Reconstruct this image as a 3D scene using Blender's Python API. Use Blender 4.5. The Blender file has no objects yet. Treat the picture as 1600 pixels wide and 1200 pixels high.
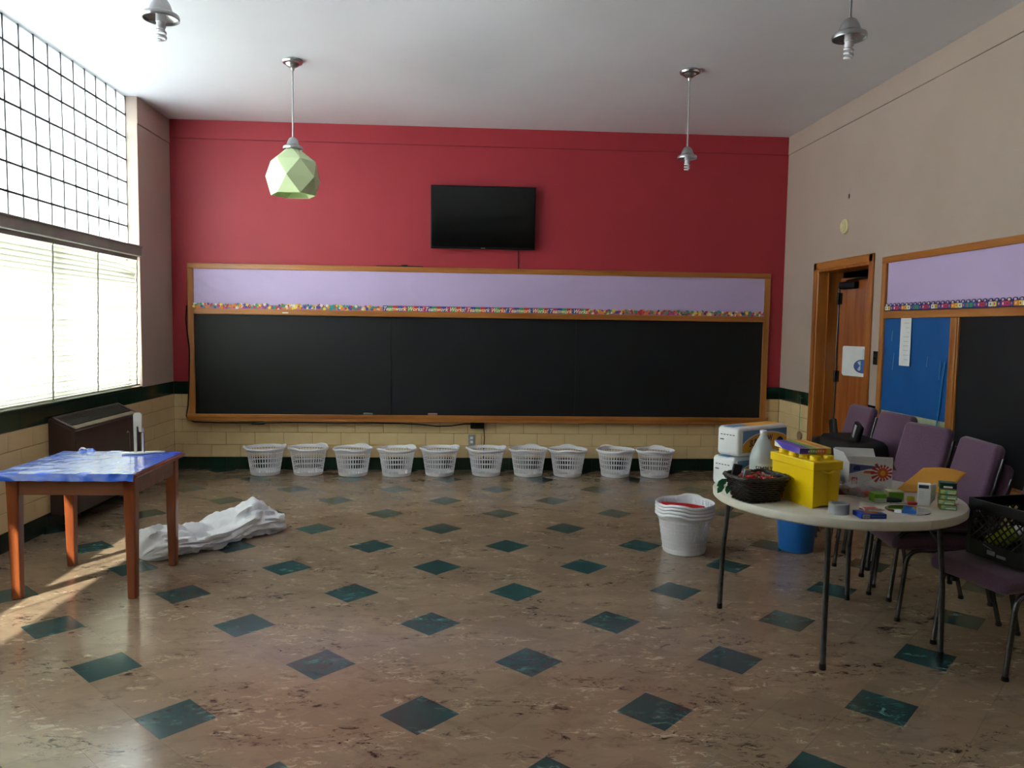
import bpy, bmesh, math, random
from mathutils import Matrix, Vector, noise as mnoise

random.seed(7)
SC = bpy.context.scene
COL = SC.collection
PI = math.pi
D2R = math.radians

# ------------------------------------------------------------------ camera
F_PX, YAW, PITCH, ROLL = 1213.57, .0603, .0741, .0144
cam_d = bpy.data.cameras.new('camera')
cam = bpy.data.objects.new('camera', cam_d)
COL.objects.link(cam)
fw = Vector((math.sin(YAW) * math.cos(PITCH), math.cos(YAW) * math.cos(PITCH), -math.sin(PITCH)))
rt = Vector((math.cos(YAW), -math.sin(YAW), 0))
up = rt.cross(fw)
r2 = rt * math.cos(ROLL) + up * math.sin(ROLL)
u2 = -rt * math.sin(ROLL) + up * math.cos(ROLL)
cam.matrix_world = Matrix(((r2.x, u2.x, -fw.x, 0), (r2.y, u2.y, -fw.y, -8.44), (r2.z, u2.z, -fw.z, 1.58), (0, 0, 0, 1)))
cam_d.sensor_width = 36
cam_d.lens = F_PX * 36 / 1600
cam_d.clip_start = .05
SC.camera = cam

# ------------------------------------------------------------------ world, sun, exposure
SC.view_settings.view_transform = 'Standard'
SC.view_settings.look = 'None'
SC.view_settings.gamma = 1
SC.view_settings.use_curve_mapping = False
SC.view_settings.exposure = 2.32
w = bpy.data.worlds.new('overcast_sky')
SC.world = w
w.use_nodes = True
w.node_tree.nodes['Background'].inputs[0].default_value = (.97, .97, 1, 1)
w.node_tree.nodes['Background'].inputs[1].default_value = 5.5
sun_d = bpy.data.lights.new('sun', 'SUN')
sun_d.energy = 19
sun_d.angle = D2R(1.2)
sun_d.color = (1, .95, .86)
sun = bpy.data.objects.new('sun', sun_d)
COL.objects.link(sun)
sun.rotation_euler = Vector((.40, .68, -.616)).to_track_quat('-Z', 'Y').to_euler()
# sky portal just outside the window band (adds no light, guides sampling of the sky)
por_d = bpy.data.lights.new('sky_portal', 'AREA')
por_d.shape = 'RECTANGLE'
por_d.size = 2.75
por_d.size_y = 5.9
por = bpy.data.objects.new('sky_portal', por_d)
COL.objects.link(por)
por.location = (-3.62, -3.75, 2.3)
por.rotation_euler = (0, -PI / 2, 0)
por_d.cycles.is_portal = True

XL, XR, ZC, YB = -3.097, 3.498, 3.675, -9.6
TH, TW = .1351, .3048


# ------------------------------------------------------------------ materials
def lin(c):
    def f(v):
        v /= 255
        return v / 12.92 if v <= .04045 else ((v + .055) / 1.055) ** 2.4
    return (f(c[0]), f(c[1]), f(c[2]), 1)


MATS = {}


def nt(name):
    m = bpy.data.materials.new(name)
    m.use_nodes = True
    return m, m.node_tree.nodes, m.node_tree.links, m.node_tree.nodes['Principled BSDF']


def mat(name, col, rough=.5, metal=0, var=.12, vs=6, bump=0, bs=40, stretch=None, col2=None, coat=0, trans=0, spec=.5,
        coords='Object', detail=4, sheen=0, alpha=1):
    """principled material: noise varies the colour (towards col2 or darker), optional noise bump"""
    if name in MATS:
        return MATS[name]
    m, N, L, p = nt(name)
    p.inputs['Roughness'].default_value = rough
    p.inputs['Metallic'].default_value = metal
    p.inputs['Specular IOR Level'].default_value = spec
    p.inputs['Coat Weight'].default_value = coat
    p.inputs['Transmission Weight'].default_value = trans
    p.inputs['Sheen Weight'].default_value = sheen
    p.inputs['Alpha'].default_value = alpha
    c = lin(col)
    tc = N.new('ShaderNodeTexCoord')
    mp = N.new('ShaderNodeMapping')
    if stretch:
        mp.inputs['Scale'].default_value = stretch
    L.new(tc.outputs[coords], mp.inputs[0])
    n = N.new('ShaderNodeTexNoise')
    n.inputs['Scale'].default_value = vs
    n.inputs['Detail'].default_value = detail
    L.new(mp.outputs[0], n.inputs['Vector'])
    mx = N.new('ShaderNodeMix')
    mx.data_type = 'RGBA'
    mx.inputs['A'].default_value = c
    mx.inputs['B'].default_value = lin(col2) if col2 else tuple(x * (1 - 2 * var) for x in c[:3]) + (1,)
    rp = N.new('ShaderNodeMapRange')
    rp.inputs['From Min'].default_value = .35
    rp.inputs['From Max'].default_value = .7
    L.new(n.outputs['Fac'], rp.inputs['Value'])
    L.new(rp.outputs[0], mx.inputs['Factor'])
    L.new(mx.outputs['Result'], p.inputs['Base Color'])
    if bump:
        b = N.new('ShaderNodeBump')
        b.inputs['Strength'].default_value = bump
        b.inputs['Distance'].default_value = .01
        n2 = N.new('ShaderNodeTexNoise')
        n2.inputs['Scale'].default_value = bs
        n2.inputs['Detail'].default_value = 5
        L.new(mp.outputs[0], n2.inputs['Vector'])
        L.new(n2.outputs['Fac'], b.inputs['Height'])
        L.new(b.outputs[0], p.inputs['Normal'])
    MATS[name] = m
    return m


def wood(name, c1, c2, axis='X', rough=.35, scale=9, coat=.2):
    s = {'X': (.12, 1.6, 1.6), 'Y': (1.6, .12, 1.6), 'Z': (1.6, 1.6, .12)}[axis]
    return mat(name, c1, rough, col2=c2, vs=scale, stretch=s, bump=.06, bs=30, coat=coat, detail=8)


def floor_mat(name, base, dark, light, rough=.13):
    m, N, L, p = nt(name)
    g = N.new('ShaderNodeNewGeometry')
    oi = N.new('ShaderNodeObjectInfo')
    rot = N.new('ShaderNodeMapping')
    rot.inputs['Rotation'].default_value = (0, 0, D2R(20))
    rot.inputs['Scale'].default_value = (1, 2.0, 1)
    L.new(g.outputs['Position'], rot.inputs[0])

    def nz(scale, detail, dist, rough_=.6):
        n = N.new('ShaderNodeTexNoise')
        n.inputs['Scale'].default_value = scale
        n.inputs['Detail'].default_value = detail
        n.inputs['Distortion'].default_value = dist
        n.inputs['Roughness'].default_value = rough_
        L.new(rot.outputs[0], n.inputs['Vector'])
        return n

    def rng(n, a, b):
        r = N.new('ShaderNodeMapRange')
        r.inputs['From Min'].default_value = a
        r.inputs['From Max'].default_value = b
        L.new(n.outputs['Fac'], r.inputs['Value'])
        return r

    def mixc(a, bcol, fac):
        x = N.new('ShaderNodeMix')
        x.data_type = 'RGBA'
        if isinstance(a, tuple):
            x.inputs['A'].default_value = a
        else:
            L.new(a, x.inputs['A'])
        x.inputs['B'].default_value = bcol
        L.new(fac, x.inputs['Factor'])
        return x.outputs['Result']

    broad = rng(nz(1.3, 3, .3), .35, .7)
    c = mixc(lin(base), tuple(v * .80 for v in lin(base)[:3]) + (1,), broad.outputs[0])
    mid = rng(nz(5.0, 9, .9, .70), .50, .66)
    c = mixc(c, tuple(v * .74 for v in lin(base)[:3]) + (1,), mid.outputs[0])

    def clusters(big, lo, hi, fine, flo, fhi, dist):
        a_ = rng(nz(big, 3, .5), lo, hi)
        b_ = rng(nz(fine, 9, dist, .75), flo, fhi)
        mu = N.new('ShaderNodeMath')
        mu.operation = 'MULTIPLY'
        L.new(a_.outputs[0], mu.inputs[0])
        L.new(b_.outputs[0], mu.inputs[1])
        return mu.outputs[0]
    c = mixc(c, lin(light), clusters(3.1, .48, .60, 13, .53, .62, 1.0))
    c = mixc(c, lin(dark), clusters(2.7, .50, .62, 15, .52, .60, 1.3))
    # small brightness step from tile to tile
    hs = N.new('ShaderNodeHueSaturation')
    mr = N.new('ShaderNodeMapRange')
    mr.inputs['To Min'].default_value = .93
    mr.inputs['To Max'].default_value = 1.06
    L.new(oi.outputs['Random'], mr.inputs['Value'])
    L.new(mr.outputs[0], hs.inputs['Value'])
    L.new(c, hs.inputs['Color'])
    L.new(hs.outputs[0], p.inputs['Base Color'])
    rr = N.new('ShaderNodeMapRange')
    rr.inputs['To Min'].default_value = rough - .05
    rr.inputs['To Max'].default_value = rough + .12
    L.new(nz(2.2, 5, .5).outputs['Fac'], rr.inputs['Value'])
    L.new(rr.outputs[0], p.inputs['Roughness'])
    b = N.new('ShaderNodeBump')
    b.inputs['Strength'].default_value = .05
    b.inputs['Distance'].default_value = .004
    L.new(nz(5, 4, .3).outputs['Fac'], b.inputs['Height'])
    L.new(b.outputs[0], p.inputs['Normal'])
    p.inputs['Specular IOR Level'].default_value = .62
    MATS[name] = m
    return m


def simple_shader(name, build):
    m = bpy.data.materials.new(name)
    m.use_nodes = True
    N, L = m.node_tree.nodes, m.node_tree.links
    N.remove(N['Principled BSDF'])
    out = N['Material Output']
    L.new(build(N, L), out.inputs['Surface'])
    MATS[name] = m
    return m


def _translucent(colr, colt, fac, gloss=0.0):
    def f(N, L):
        d = N.new('ShaderNodeBsdfDiffuse')
        d.inputs[0].default_value = lin(colr)
        t = N.new('ShaderNodeBsdfTranslucent')
        t.inputs[0].default_value = lin(colt)
        tc = N.new('ShaderNodeTexCoord')
        nz = N.new('ShaderNodeTexNoise')
        nz.inputs['Scale'].default_value = 25
        L.new(tc.outputs['Object'], nz.inputs['Vector'])
        b = N.new('ShaderNodeBump')
        b.inputs['Strength'].default_value = .15
        b.inputs['Distance'].default_value = .005
        L.new(nz.outputs['Fac'], b.inputs['Height'])
        L.new(b.outputs[0], d.inputs['Normal'])
        x = N.new('ShaderNodeMixShader')
        x.inputs[0].default_value = fac
        L.new(d.outputs[0], x.inputs[1])
        L.new(t.outputs[0], x.inputs[2])
        if not gloss:
            return x.outputs[0]
        g = N.new('ShaderNodeBsdfGlossy')
        g.inputs['Roughness'].default_value = .25
        L.new(b.outputs[0], g.inputs['Normal'])
        y = N.new('ShaderNodeMixShader')
        y.inputs[0].default_value = gloss
        L.new(x.outputs[0], y.inputs[1])
        L.new(g.outputs[0], y.inputs[2])
        return y.outputs[0]
    return f


def _clear(tint, gloss, rough=.02):
    def f(N, L):
        t = N.new('ShaderNodeBsdfTransparent')
        t.inputs[0].default_value = lin(tint)
        g = N.new('ShaderNodeBsdfGlossy')
        g.inputs['Roughness'].default_value = rough
        fr = N.new('ShaderNodeFresnel')
        fr.inputs[0].default_value = 1.45
        mul = N.new('ShaderNodeMath')
        mul.operation = 'MULTIPLY'
        mul.inputs[1].default_value = gloss
        L.new(fr.outputs[0], mul.inputs[0])
        x = N.new('ShaderNodeMixShader')
        L.new(mul.outputs[0], x.inputs[0])
        L.new(t.outputs[0], x.inputs[1])
        L.new(g.outputs[0], x.inputs[2])
        return x.outputs[0]
    return f


M_RED = mat('red_wall_paint', (170, 44, 56), .55, var=.04, vs=2, bump=.03, bs=60)
M_BEIGE = mat('taupe_wall_paint', (182, 163, 150), .6, var=.03, vs=2, bump=.03, bs=60)
M_CEIL = mat('white_ceiling_plaster', (222, 222, 228), .45, var=.03, vs=1.2, bump=.10, bs=5)
M_YTILE = mat('cream_glazed_tile', (228, 200, 152), .22, var=.07, vs=2.5, coords='Object')
M_GTILE = mat('dark_green_glazed_tile', (24, 52, 42), .18, var=.2, vs=3)
M_GROUT = mat('brown_grout', (120, 92, 60), .85, var=.15, vs=20)
M_OAK = wood('oak_frame_x', (186, 122, 58), (150, 88, 34), 'X')
M_OAKY = wood('oak_frame_y', (186, 122, 58), (150, 88, 34), 'Y')
M_OAKZ = wood('oak_frame_z', (186, 122, 58), (150, 88, 34), 'Z')
M_SLATE = mat('black_slate', (24, 25, 30), .50, var=.15, vs=1.5, bump=.02, bs=90, spec=.35)
M_LILAC = mat('lilac_paper', (200, 178, 220), .5, var=.03, vs=1.2, bump=.55, bs=2.4, stretch=(1, 1, 1.6))
M_BLUEP = mat('blue_paper', (10, 88, 158), .5, var=.06, vs=3, bump=.2, bs=5)
M_WHITEP = mat('white_paper', (232, 232, 232), .6, var=.03, vs=9)
M_BLACKPL = mat('black_plastic', (12, 12, 13), .45, var=.2, vs=12, spec=.3)
M_CABLE = mat('black_cable', (16, 13, 13), .5, var=.2, vs=12)
M_CHROME = mat('brushed_metal', (190, 190, 192), .28, metal=1, var=.06, vs=20)
M_STEEL = mat('grey_steel_tube', (92, 92, 96), .32, metal=.9, var=.15, vs=30)
M_GUN = mat('hammered_gunmetal', (112, 112, 118), .26, metal=.9, var=.25, vs=120, bump=.1, bs=200)
M_PURPLE = mat('purple_fabric', (100, 68, 94), .9, var=.14, vs=130, bump=.25, bs=350, sheen=.25)
M_WHITEPL = mat('white_plastic', (232, 230, 236), .35, var=.02, vs=8)
M_MORTAR = mat('dark_mortar', (78, 78, 78), .9, var=.2, vs=30)
M_METALW = mat('painted_window_metal', (150, 148, 138), .5, var=.08, vs=8)
M_BROWNM = mat('brown_enamel_metal', (74, 54, 50), .38, var=.12, vs=6)
M_GRILLE = mat('dark_grille', (40, 30, 28), .5, var=.1, vs=30)
M_OLIVE = mat('worn_grille_lip', (150, 138, 116), .5, var=.15, vs=14)
M_TABLEW = wood('red_brown_wood', (158, 84, 44), (112, 50, 26), 'Z', rough=.28, coat=.35)
M_TABLEX = wood('brown_apron_wood', (150, 96, 66), (118, 70, 46), 'X', rough=.4)
M_BLUECL = mat('blue_plastic_sheet', (36, 92, 208), .22, var=.15, vs=5, bump=.4, bs=12, coat=.4)
M_CREAMPL = mat('cream_table_plastic', (214, 208, 194), .42, var=.04, vs=14)
M_YELLOW = mat('yellow_plastic', (248, 208, 10), .33, var=.03, vs=6)
M_WICKER = mat('black_wicker', (34, 26, 22), .45, var=.3, vs=50)
M_MANILA = mat('manila_envelope', (232, 164, 60), .6, var=.06, vs=6)
M_TV = mat('tv_screen', (5, 5, 6), .12, var=.1, vs=3)
M_CREAM = mat('aged_cream_plastic', (222, 210, 160), .5, var=.06, vs=20)
M_DOOR = wood('door_veneer', (170, 98, 48), (134, 66, 26), 'Z', rough=.25, coat=.5)
M_JAMB = wood('door_frame_oak', (182, 112, 48), (140, 76, 26), 'Z', rough=.3, coat=.3)
M_HALL = mat('hall_paint', (120, 112, 104), .7, var=.05, vs=2)
M_BLUEBK = mat('blue_bucket_plastic', (30, 110, 190), .35, var=.06, vs=8)
M_REDPL = mat('red_plastic', (200, 28, 40), .4, var=.1, vs=10)
M_DKRED = mat('dark_red_card', (110, 34, 30), .5, var=.2, vs=14)
M_GREENB = mat('green_box_print', (108, 178, 40), .45, var=.1, vs=18)
M_TEALB = mat('teal_box_print', (96, 168, 130), .45, col2=(196, 206, 120), vs=60)
M_DKGREEN = mat('dark_green_box', (26, 74, 52), .45, var=.2, vs=30)
M_OLIVEB = mat('olive_box_side', (128, 108, 30), .5, var=.25, vs=40)
M_BLUEB = mat('blue_box_print', (22, 62, 168), .4, var=.15, vs=22)
M_ORANGE = mat('orange_print', (232, 120, 40), .5, var=.2, vs=40)
M_CARD = mat('brown_cardboard', (150, 112, 92), .7, var=.1, vs=20)
M_GREYPR = mat('grey_print', (150, 152, 160), .6, var=.1, vs=30)
M_NAVY = mat('navy_print', (30, 36, 92), .5, var=.1, vs=30)
M_SKYPR = mat('blue_wrap_print', (110, 152, 196), .4, var=.1, vs=10)
M_GOLDPR = mat('gold_wrap_print', (236, 166, 28), .4, var=.06, vs=10)
M_WRAPW = mat('white_plastic_wrap', (236, 236, 238), .3, var=.03, vs=10, bump=.3, bs=14)
M_SILVER = mat('duct_tape_silver', (176, 180, 190), .35, metal=.5, var=.05, vs=20)
M_MIRROR = mat('mirror_glass', (210, 212, 212), .03, metal=1, var=.02, vs=4)
M_LEAF = mat('green_ribbon', (70, 160, 112), .3, var=.3, vs=14)
M_PURPR = mat('purple_print', (92, 72, 188), .4, var=.1, vs=10)
M_LIME = mat('lime_bottle', (178, 200, 40), .35, var=.1, vs=12)
M_SHADEG = mat('pale_green_shade', (214, 230, 178), .5, var=.02, vs=6)
M_FLOOR = floor_mat('beige_marbled_tile', (150, 128, 106), (40, 32, 32), (192, 174, 146))
M_FLOORG = floor_mat('teal_marbled_tile', (46, 80, 80), (24, 50, 52), (104, 146, 138))
M_SUBFL = mat('dark_subfloor', (66, 56, 46), .8, var=.2, vs=5)
M_GLASSIN = simple_shader('glass_block_frosted', _translucent((235, 238, 238), (246, 249, 250), .85, .05))
M_GLASSOUT = simple_shader('glass_block_clear', _clear((246, 250, 250), .6))
M_PANE = simple_shader('window_pane', _clear((244, 248, 246), .8))
M_SLAT = simple_shader('cream_slat', _translucent((208, 208, 194), (216, 220, 200), .13, .04))
M_BAGP = simple_shader('white_bag_film', _translucent((246, 246, 250), (240, 240, 245), .18, .05))


def _film(N, L):
    t = N.new('ShaderNodeBsdfTransparent')
    d = N.new('ShaderNodeBsdfDiffuse')
    d.inputs[0].default_value = lin((206, 200, 206))
    g = N.new('ShaderNodeBsdfGlossy')
    g.inputs['Roughness'].default_value = .15
    x = N.new('ShaderNodeMixShader')
    x.inputs[0].default_value = .28
    L.new(d.outputs[0], x.inputs[1])
    L.new(g.outputs[0], x.inputs[2])
    tc = N.new('ShaderNodeTexCoord')
    n = N.new('ShaderNodeTexNoise')
    n.inputs['Scale'].default_value = 22
    L.new(tc.outputs['Object'], n.inputs['Vector'])
    r = N.new('ShaderNodeMapRange')
    r.inputs['To Min'].default_value = .05
    r.inputs['To Max'].default_value = .55
    L.new(n.outputs['Fac'], r.inputs['Value'])
    y = N.new('ShaderNodeMixShader')
    L.new(r.outputs[0], y.inputs[0])
    L.new(t.outputs[0], y.inputs[1])
    L.new(x.outputs[0], y.inputs[2])
    return y.outputs[0]


M_CLEARBAG = simple_shader('clear_bag_film', _film)
M_JUG = simple_shader('milky_jug', _translucent((222, 228, 230), (226, 232, 234), .45, .06))


# ------------------------------------------------------------------ geometry helpers
def T(x, y, z):
    return Matrix.Translation((x, y, z))


def RZ(a):
    return Matrix.Rotation(a, 4, 'Z')


def RX(a):
    return Matrix.Rotation(a, 4, 'X')


def RY(a):
    return Matrix.Rotation(a, 4, 'Y')


def new():
    return bmesh.new()


def bx(bm, lo, hi, bev=0, seg=2, M=None, mi=0, taper=None):
    """box from corner lo to corner hi, bevelled; taper=(sx, sy) scales the bottom face"""
    t = bmesh.new()
    c = [(a + b) / 2 for a, b in zip(lo, hi)]
    s = [abs(b - a) for a, b in zip(lo, hi)]
    bmesh.ops.create_cube(t, size=1, matrix=T(*c) @ Matrix.Diagonal((s[0], s[1], s[2], 1)))
    if taper:
        for v in t.verts:
            if v.co.z < c[2]:
                v.co.x = c[0] + (v.co.x - c[0]) * taper[0]
                v.co.y = c[1] + (v.co.y - c[1]) * taper[1]
    if bev:
        bmesh.ops.bevel(t, geom=list(t.edges), offset=min(bev, min(s) * .48), segments=seg, affect='EDGES', profile=.5)
    if M is not None:
        t.transform(M)
    for f in t.faces:
        f.material_index = mi
    me = bpy.data.meshes.new('t')
    t.to_mesh(me)
    t.free()
    bm.from_mesh(me)
    bpy.data.meshes.remove(me)


def tube(bm, pts, r, n=8, mi=0, closed=False, caps=True):
    pts = [Vector(p) for p in pts]
    rs = r if isinstance(r, (list, tuple)) else [r] * len(pts)
    k = len(pts)
    rings = []
    nrm = None
    for i, p in enumerate(pts):
        if closed:
            d = pts[(i + 1) % k] - pts[i - 1]
        else:
            d = pts[min(i + 1, k - 1)] - pts[max(i - 1, 0)]
        d.normalize()
        if nrm is None:
            nrm = d.orthogonal().normalized()
        else:
            nrm = (nrm - d * nrm.dot(d))
            nrm = nrm.normalized() if nrm.length > 1e-6 else d.orthogonal().normalized()
        b = d.cross(nrm)
        rings.append([bm.verts.new(p + (nrm * math.cos(2 * PI * j / n) + b * math.sin(2 * PI * j / n)) * rs[i]) for j in range(n)])
    m = k if closed else k - 1
    for i in range(m):
        a, c = rings[i], rings[(i + 1) % k]
        off = 0
        if closed and i == k - 1:
            off = min(range(n), key=lambda o: sum((a[j].co - c[(j + o) % n].co).length for j in range(n)))
        for j in range(n):
            f = bm.faces.new((a[j], a[(j + 1) % n], c[(j + 1 + off) % n], c[(j + off) % n]))
            f.material_index = mi
    if caps and not closed:
        bm.faces.new(rings[0][::-1]).material_index = mi
        bm.faces.new(rings[-1]).material_index = mi


def arc_path(p0, p1, p2, n=5):
    """quadratic bend from p0 by way of p1 to p2"""
    a, b, c = Vector(p0), Vector(p1), Vector(p2)
    return [a * (1 - t) ** 2 + b * 2 * t * (1 - t) + c * t * t for t in [i / n for i in range(n + 1)]]


def lathe(bm, prof, n=32, mi=0, M=None, closed=False):
    M = M or Matrix()
    rings = []
    for r, z in prof:
        if r < 1e-6:
            rings.append([bm.verts.new(M @ Vector((0, 0, z)))])
        else:
            rings.append([bm.verts.new(M @ Vector((r * math.cos(2 * PI * j / n), r * math.sin(2 * PI * j / n), z))) for j in range(n)])
    idx = list(range(len(rings) - 1))
    pairs = [(rings[i], rings[i + 1]) for i in idx]
    if closed:
        pairs.append((rings[-1], rings[0]))
    for a, c in pairs:
        for j in range(n):
            k = (j + 1) % n
            if len(a) == 1 and len(c) == 1:
                continue
            if len(a) == 1:
                f = bm.faces.new((a[0], c[k], c[j]))
            elif len(c) == 1:
                f = bm.faces.new((a[j], a[k], c[0]))
            else:
                f = bm.faces.new((a[j], a[k], c[k], c[j]))
            f.material_index = mi


def prism(bm, poly, h, M=None, mi=0):
    """closed polygon in xy extruded from z=0 to z=h"""
    M = M or Matrix()
    a = [bm.verts.new(M @ Vector((x, y, 0))) for x, y in poly]
    b = [bm.verts.new(M @ Vector((x, y, h))) for x, y in poly]
    k = len(poly)
    bm.faces.new(a[::-1]).material_index = mi
    bm.faces.new(b).material_index = mi
    for i in range(k):
        bm.faces.new((a[i], a[(i + 1) % k], b[(i + 1) % k], b[i])).material_index = mi


def quad(bm, pts, mi=0):
    f = bm.faces.new([bm.verts.new(p) for p in pts])
    f.material_index = mi
    return f


def mesh(bm, mats, name='m', smooth=None):
    bmesh.ops.recalc_face_normals(bm, faces=list(bm.faces))
    me = bpy.data.meshes.new(name)
    bm.to_mesh(me)
    bm.free()
    for m in (mats if isinstance(mats, (list, tuple)) else [mats]):
        me.materials.append(m)
    if smooth:
        me.polygons.foreach_set('use_smooth', [True] * len(me.polygons))
        me.set_sharp_from_angle(angle=D2R(smooth))
    return me


def ob(name, bm, mats, parent=None, smooth=None, loc=None, rot=None, label=None):
    me = bm if isinstance(bm, bpy.types.Mesh) else mesh(bm, mats, name, smooth)
    o = bpy.data.objects.new(name, me)
    COL.objects.link(o)
    o.parent = parent
    if loc:
        o.location = loc
    if rot:
        o.rotation_euler = rot
    if label:
        o['label'] = label
    return o


def thing(name, label, cat, loc=(0, 0, 0), rz=0, group=None):
    o = bpy.data.objects.new(name, None)
    COL.objects.link(o)
    o.location = loc
    o.rotation_euler = (0, 0, rz)
    o.empty_display_size = .05
    o['label'] = label
    o['category'] = cat
    if group:
        o['group'] = group
    return o


def tag(o, label, cat, group=None):
    o['label'] = label
    o['category'] = cat
    if group:
        o['group'] = group
    return o


def struct(o):
    o['kind'] = 'structure'
    return o


def stuff(o):
    o['kind'] = 'stuff'
    return o


def dup(o, parent=None):
    c = o.copy()
    COL.objects.link(c)
    c.parent = parent
    for ch in list(o.children):
        dup(ch, c)
    return c


def text_bm(s, size, shear=0, ext=.0006):
    cu = bpy.data.curves.new('txt', 'FONT')
    cu.body = s
    cu.size = size
    cu.shear = shear
    cu.extrude = ext
    cu.offset = size * .018
    cu.resolution_u = 2
    o = bpy.data.objects.new('txt', cu)
    COL.objects.link(o)
    dg = bpy.context.evaluated_depsgraph_get()
    me = bpy.data.meshes.new_from_object(o.evaluated_get(dg))
    bpy.data.objects.remove(o)
    bpy.data.curves.remove(cu)
    bm = bmesh.new()
    bm.from_mesh(me)
    bpy.data.meshes.remove(me)
    for f in bm.faces:
        f.material_index = 0
    return bm


def width_of(bm):
    xs = [v.co.x for v in bm.verts]
    return min(xs), max(xs)


# ================================================================== ROOM SHELL
# ---- floor: 9 inch tiles laid on the diagonal, every third one teal in both directions
b = new()
bx(b, (XL - .3, YB - .2, -.15), (XR + 2.2, .25, -.004))
floor = struct(ob('floor', b, M_SUBFL))
S = .2286
HS = S / 2 - .0004
b = new()
bx(b, (-HS, -HS, -.0035), (HS, HS, 0))
me_beige = mesh(b, M_FLOOR, 'floor_tile')
b = new()
bx(b, (-HS, -HS, -.0035), (HS, HS, 0))
me_teal = mesh(b, M_FLOORG, 'teal_floor_tile')
q = math.sqrt(.5)
OX, OY = -.1724, -5.3721
cells = []
for i in range(-45, 46):
    for j in range(-45, 46):
        x, y = OX + (i - j) * q * S, OY + (i + j) * q * S
        if XL - .16 < x < XR + .16 and YB < y < .16:
            cells.append((x, y, i % 3 == 0 and j % 3 == 0))


def in_view(x, y):
    d = Vector((x, y, 0)) - cam.matrix_world.translation
    c = Vector((d.dot(r2), d.dot(u2), d.dot(fw)))
    return c.z > .2 and abs(c.x / c.z) * F_PX < 850 and abs(c.y / c.z) * F_PX < 640


near = sorted([c for c in cells if not c[2] and in_view(c[0], c[1])], key=lambda c: c[1])[:300]
near_set = set(near)
rest = new()
for c in cells:
    if c[2] or c in near_set:
        o = ob('teal_floor_tile' if c[2] else 'floor_tile', me_teal if c[2] else me_beige, None, floor)
        o.location = (c[0], c[1], 0)
        o.rotation_euler = (0, 0, PI / 4 + random.choice((0, 1, 2, 3)) * PI / 2)
    else:
        M = T(c[0], c[1], 0) @ RZ(PI / 4)
        quad(rest, [M @ Vector(p) for p in ((-HS, -HS, 0), (HS, -HS, 0), (HS, HS, 0), (-HS, HS, 0))])
stuff(ob('floor_tile_field', rest, M_FLOOR, floor))

# ---- ceiling
b = new()
bx(b, (XL - .3, YB - .2, ZC), (XR + .25, .25, ZC + .15))
struct(ob('ceiling', b, M_CEIL))


# ---- glazed wall tiles
def tile_mesh(wd, ht, m, dp=.012):
    bb = new()
    bx(bb, (0, -dp, 0), (wd, 0, ht), bev=.003, seg=1)
    return mesh(bb, m, 'tile')


G = .0028
_tm = {}


def lay_tiles(parent, M, length, start, stuff_after=None):
    """running bond dado on a wall: M maps (along, out, up) to the room; seven courses"""
    field = new()
    for r in range(7):
        m = M_GTILE if r in (0, 6) else M_YTILE
        x = start - (TW / 2 if r % 2 else 0)
        while x < length:
            a, e = max(x, 0), min(x + TW, length)
            if e - a > .02:
                key = (round(e - a, 3), r in (0, 6))
                if key not in _tm:
                    _tm[key] = tile_mesh(e - a - G, TH - G, m)
                if stuff_after is not None and a > stuff_after:
                    f0 = len(field.faces)
                    field.from_mesh(_tm[key])
                    field.verts.ensure_lookup_table()
                    field.faces.ensure_lookup_table()
                    for f in field.faces[f0:]:
                        f.material_index = 1 if r in (0, 6) else 0
                        f.tag = True
                    vs = {v for f in field.faces[f0:] for v in f.verts}
                    MM = M @ T(a + G / 2, 0, r * TH + G / 2)
                    for v in vs:
                        v.co = MM @ v.co
                else:
                    o = ob('wall_tile', _tm[key], None, parent)
                    o.matrix_local = M @ T(a + G / 2, 0, r * TH + G / 2)
            x += TW
    if len(field.faces):
        stuff(ob('wall_tile_field', field, [M_YTILE, M_GTILE], parent))
    else:
        field.free()


ZD = 7 * TH          # top of the dado
# back wall
b = new()
bx(b, (XL - .3, 0, ZD), (XR + .25, .2, ZC), mi=0)
bx(b, (XL - .3, .009, 0), (XR + .25, .2, ZD), mi=1)
wall_back = struct(ob('wall_back', b, [M_RED, M_GROUT]))
lay_tiles(wall_back, T(XL, .012, 0), XR - XL, .235 - TW)
b = new()
bx(b, (XL, -.005, 3.485), (XR, 0, ZC), bev=.002, seg=1)
ob('plaster_band', b, M_RED, wall_back)
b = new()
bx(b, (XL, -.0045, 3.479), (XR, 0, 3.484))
ob('crack_shadow_line', b, mat('dark_red_crack_shadow', (134, 30, 40), .7), wall_back)  # dark strip painted in for the crack and shadow under the band

# left wall: pier by the corner, dado below the window, end pier behind the camera
YW0, YW1 = -.80, -6.65
b = new()
bx(b, (XL - .2, YW0, ZD), (XL, 0, ZC), mi=0)
bx(b, (XL - .2, YB, ZD), (XL, YW1, ZC), mi=0)
bx(b, (XL - .2, YB, 0), (XL - .009, 0, ZD), mi=1)
wall_left = struct(ob('wall_left', b, [M_BEIGE, M_GROUT]))
ML = T(XL - .012, 0, 0) @ RZ(-PI / 2) @ Matrix.Diagonal((1, -1, 1, 1))
# along = -y, out = +x
ML = Matrix(((0, -1, 0, XL - .012), (-1, 0, 0, 0), (0, 0, 1, 0), (0, 0, 0, 1)))
lay_tiles(wall_left, ML, -YB, .12 - TW, stuff_after=3.6)
b = new()
bx(b, (XL, YW0, 3.43), (XL + .005, 0, ZC), bev=.002, seg=1)
ob('plaster_band', b, M_BEIGE, wall_left)
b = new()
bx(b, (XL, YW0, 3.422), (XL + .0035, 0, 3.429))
ob('crack_shadow_line', b, mat('dark_taupe_crack_shadow', (138, 120, 110), .7), wall_left)  # same crack and shadow line, painted as a darker taupe strip

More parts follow.
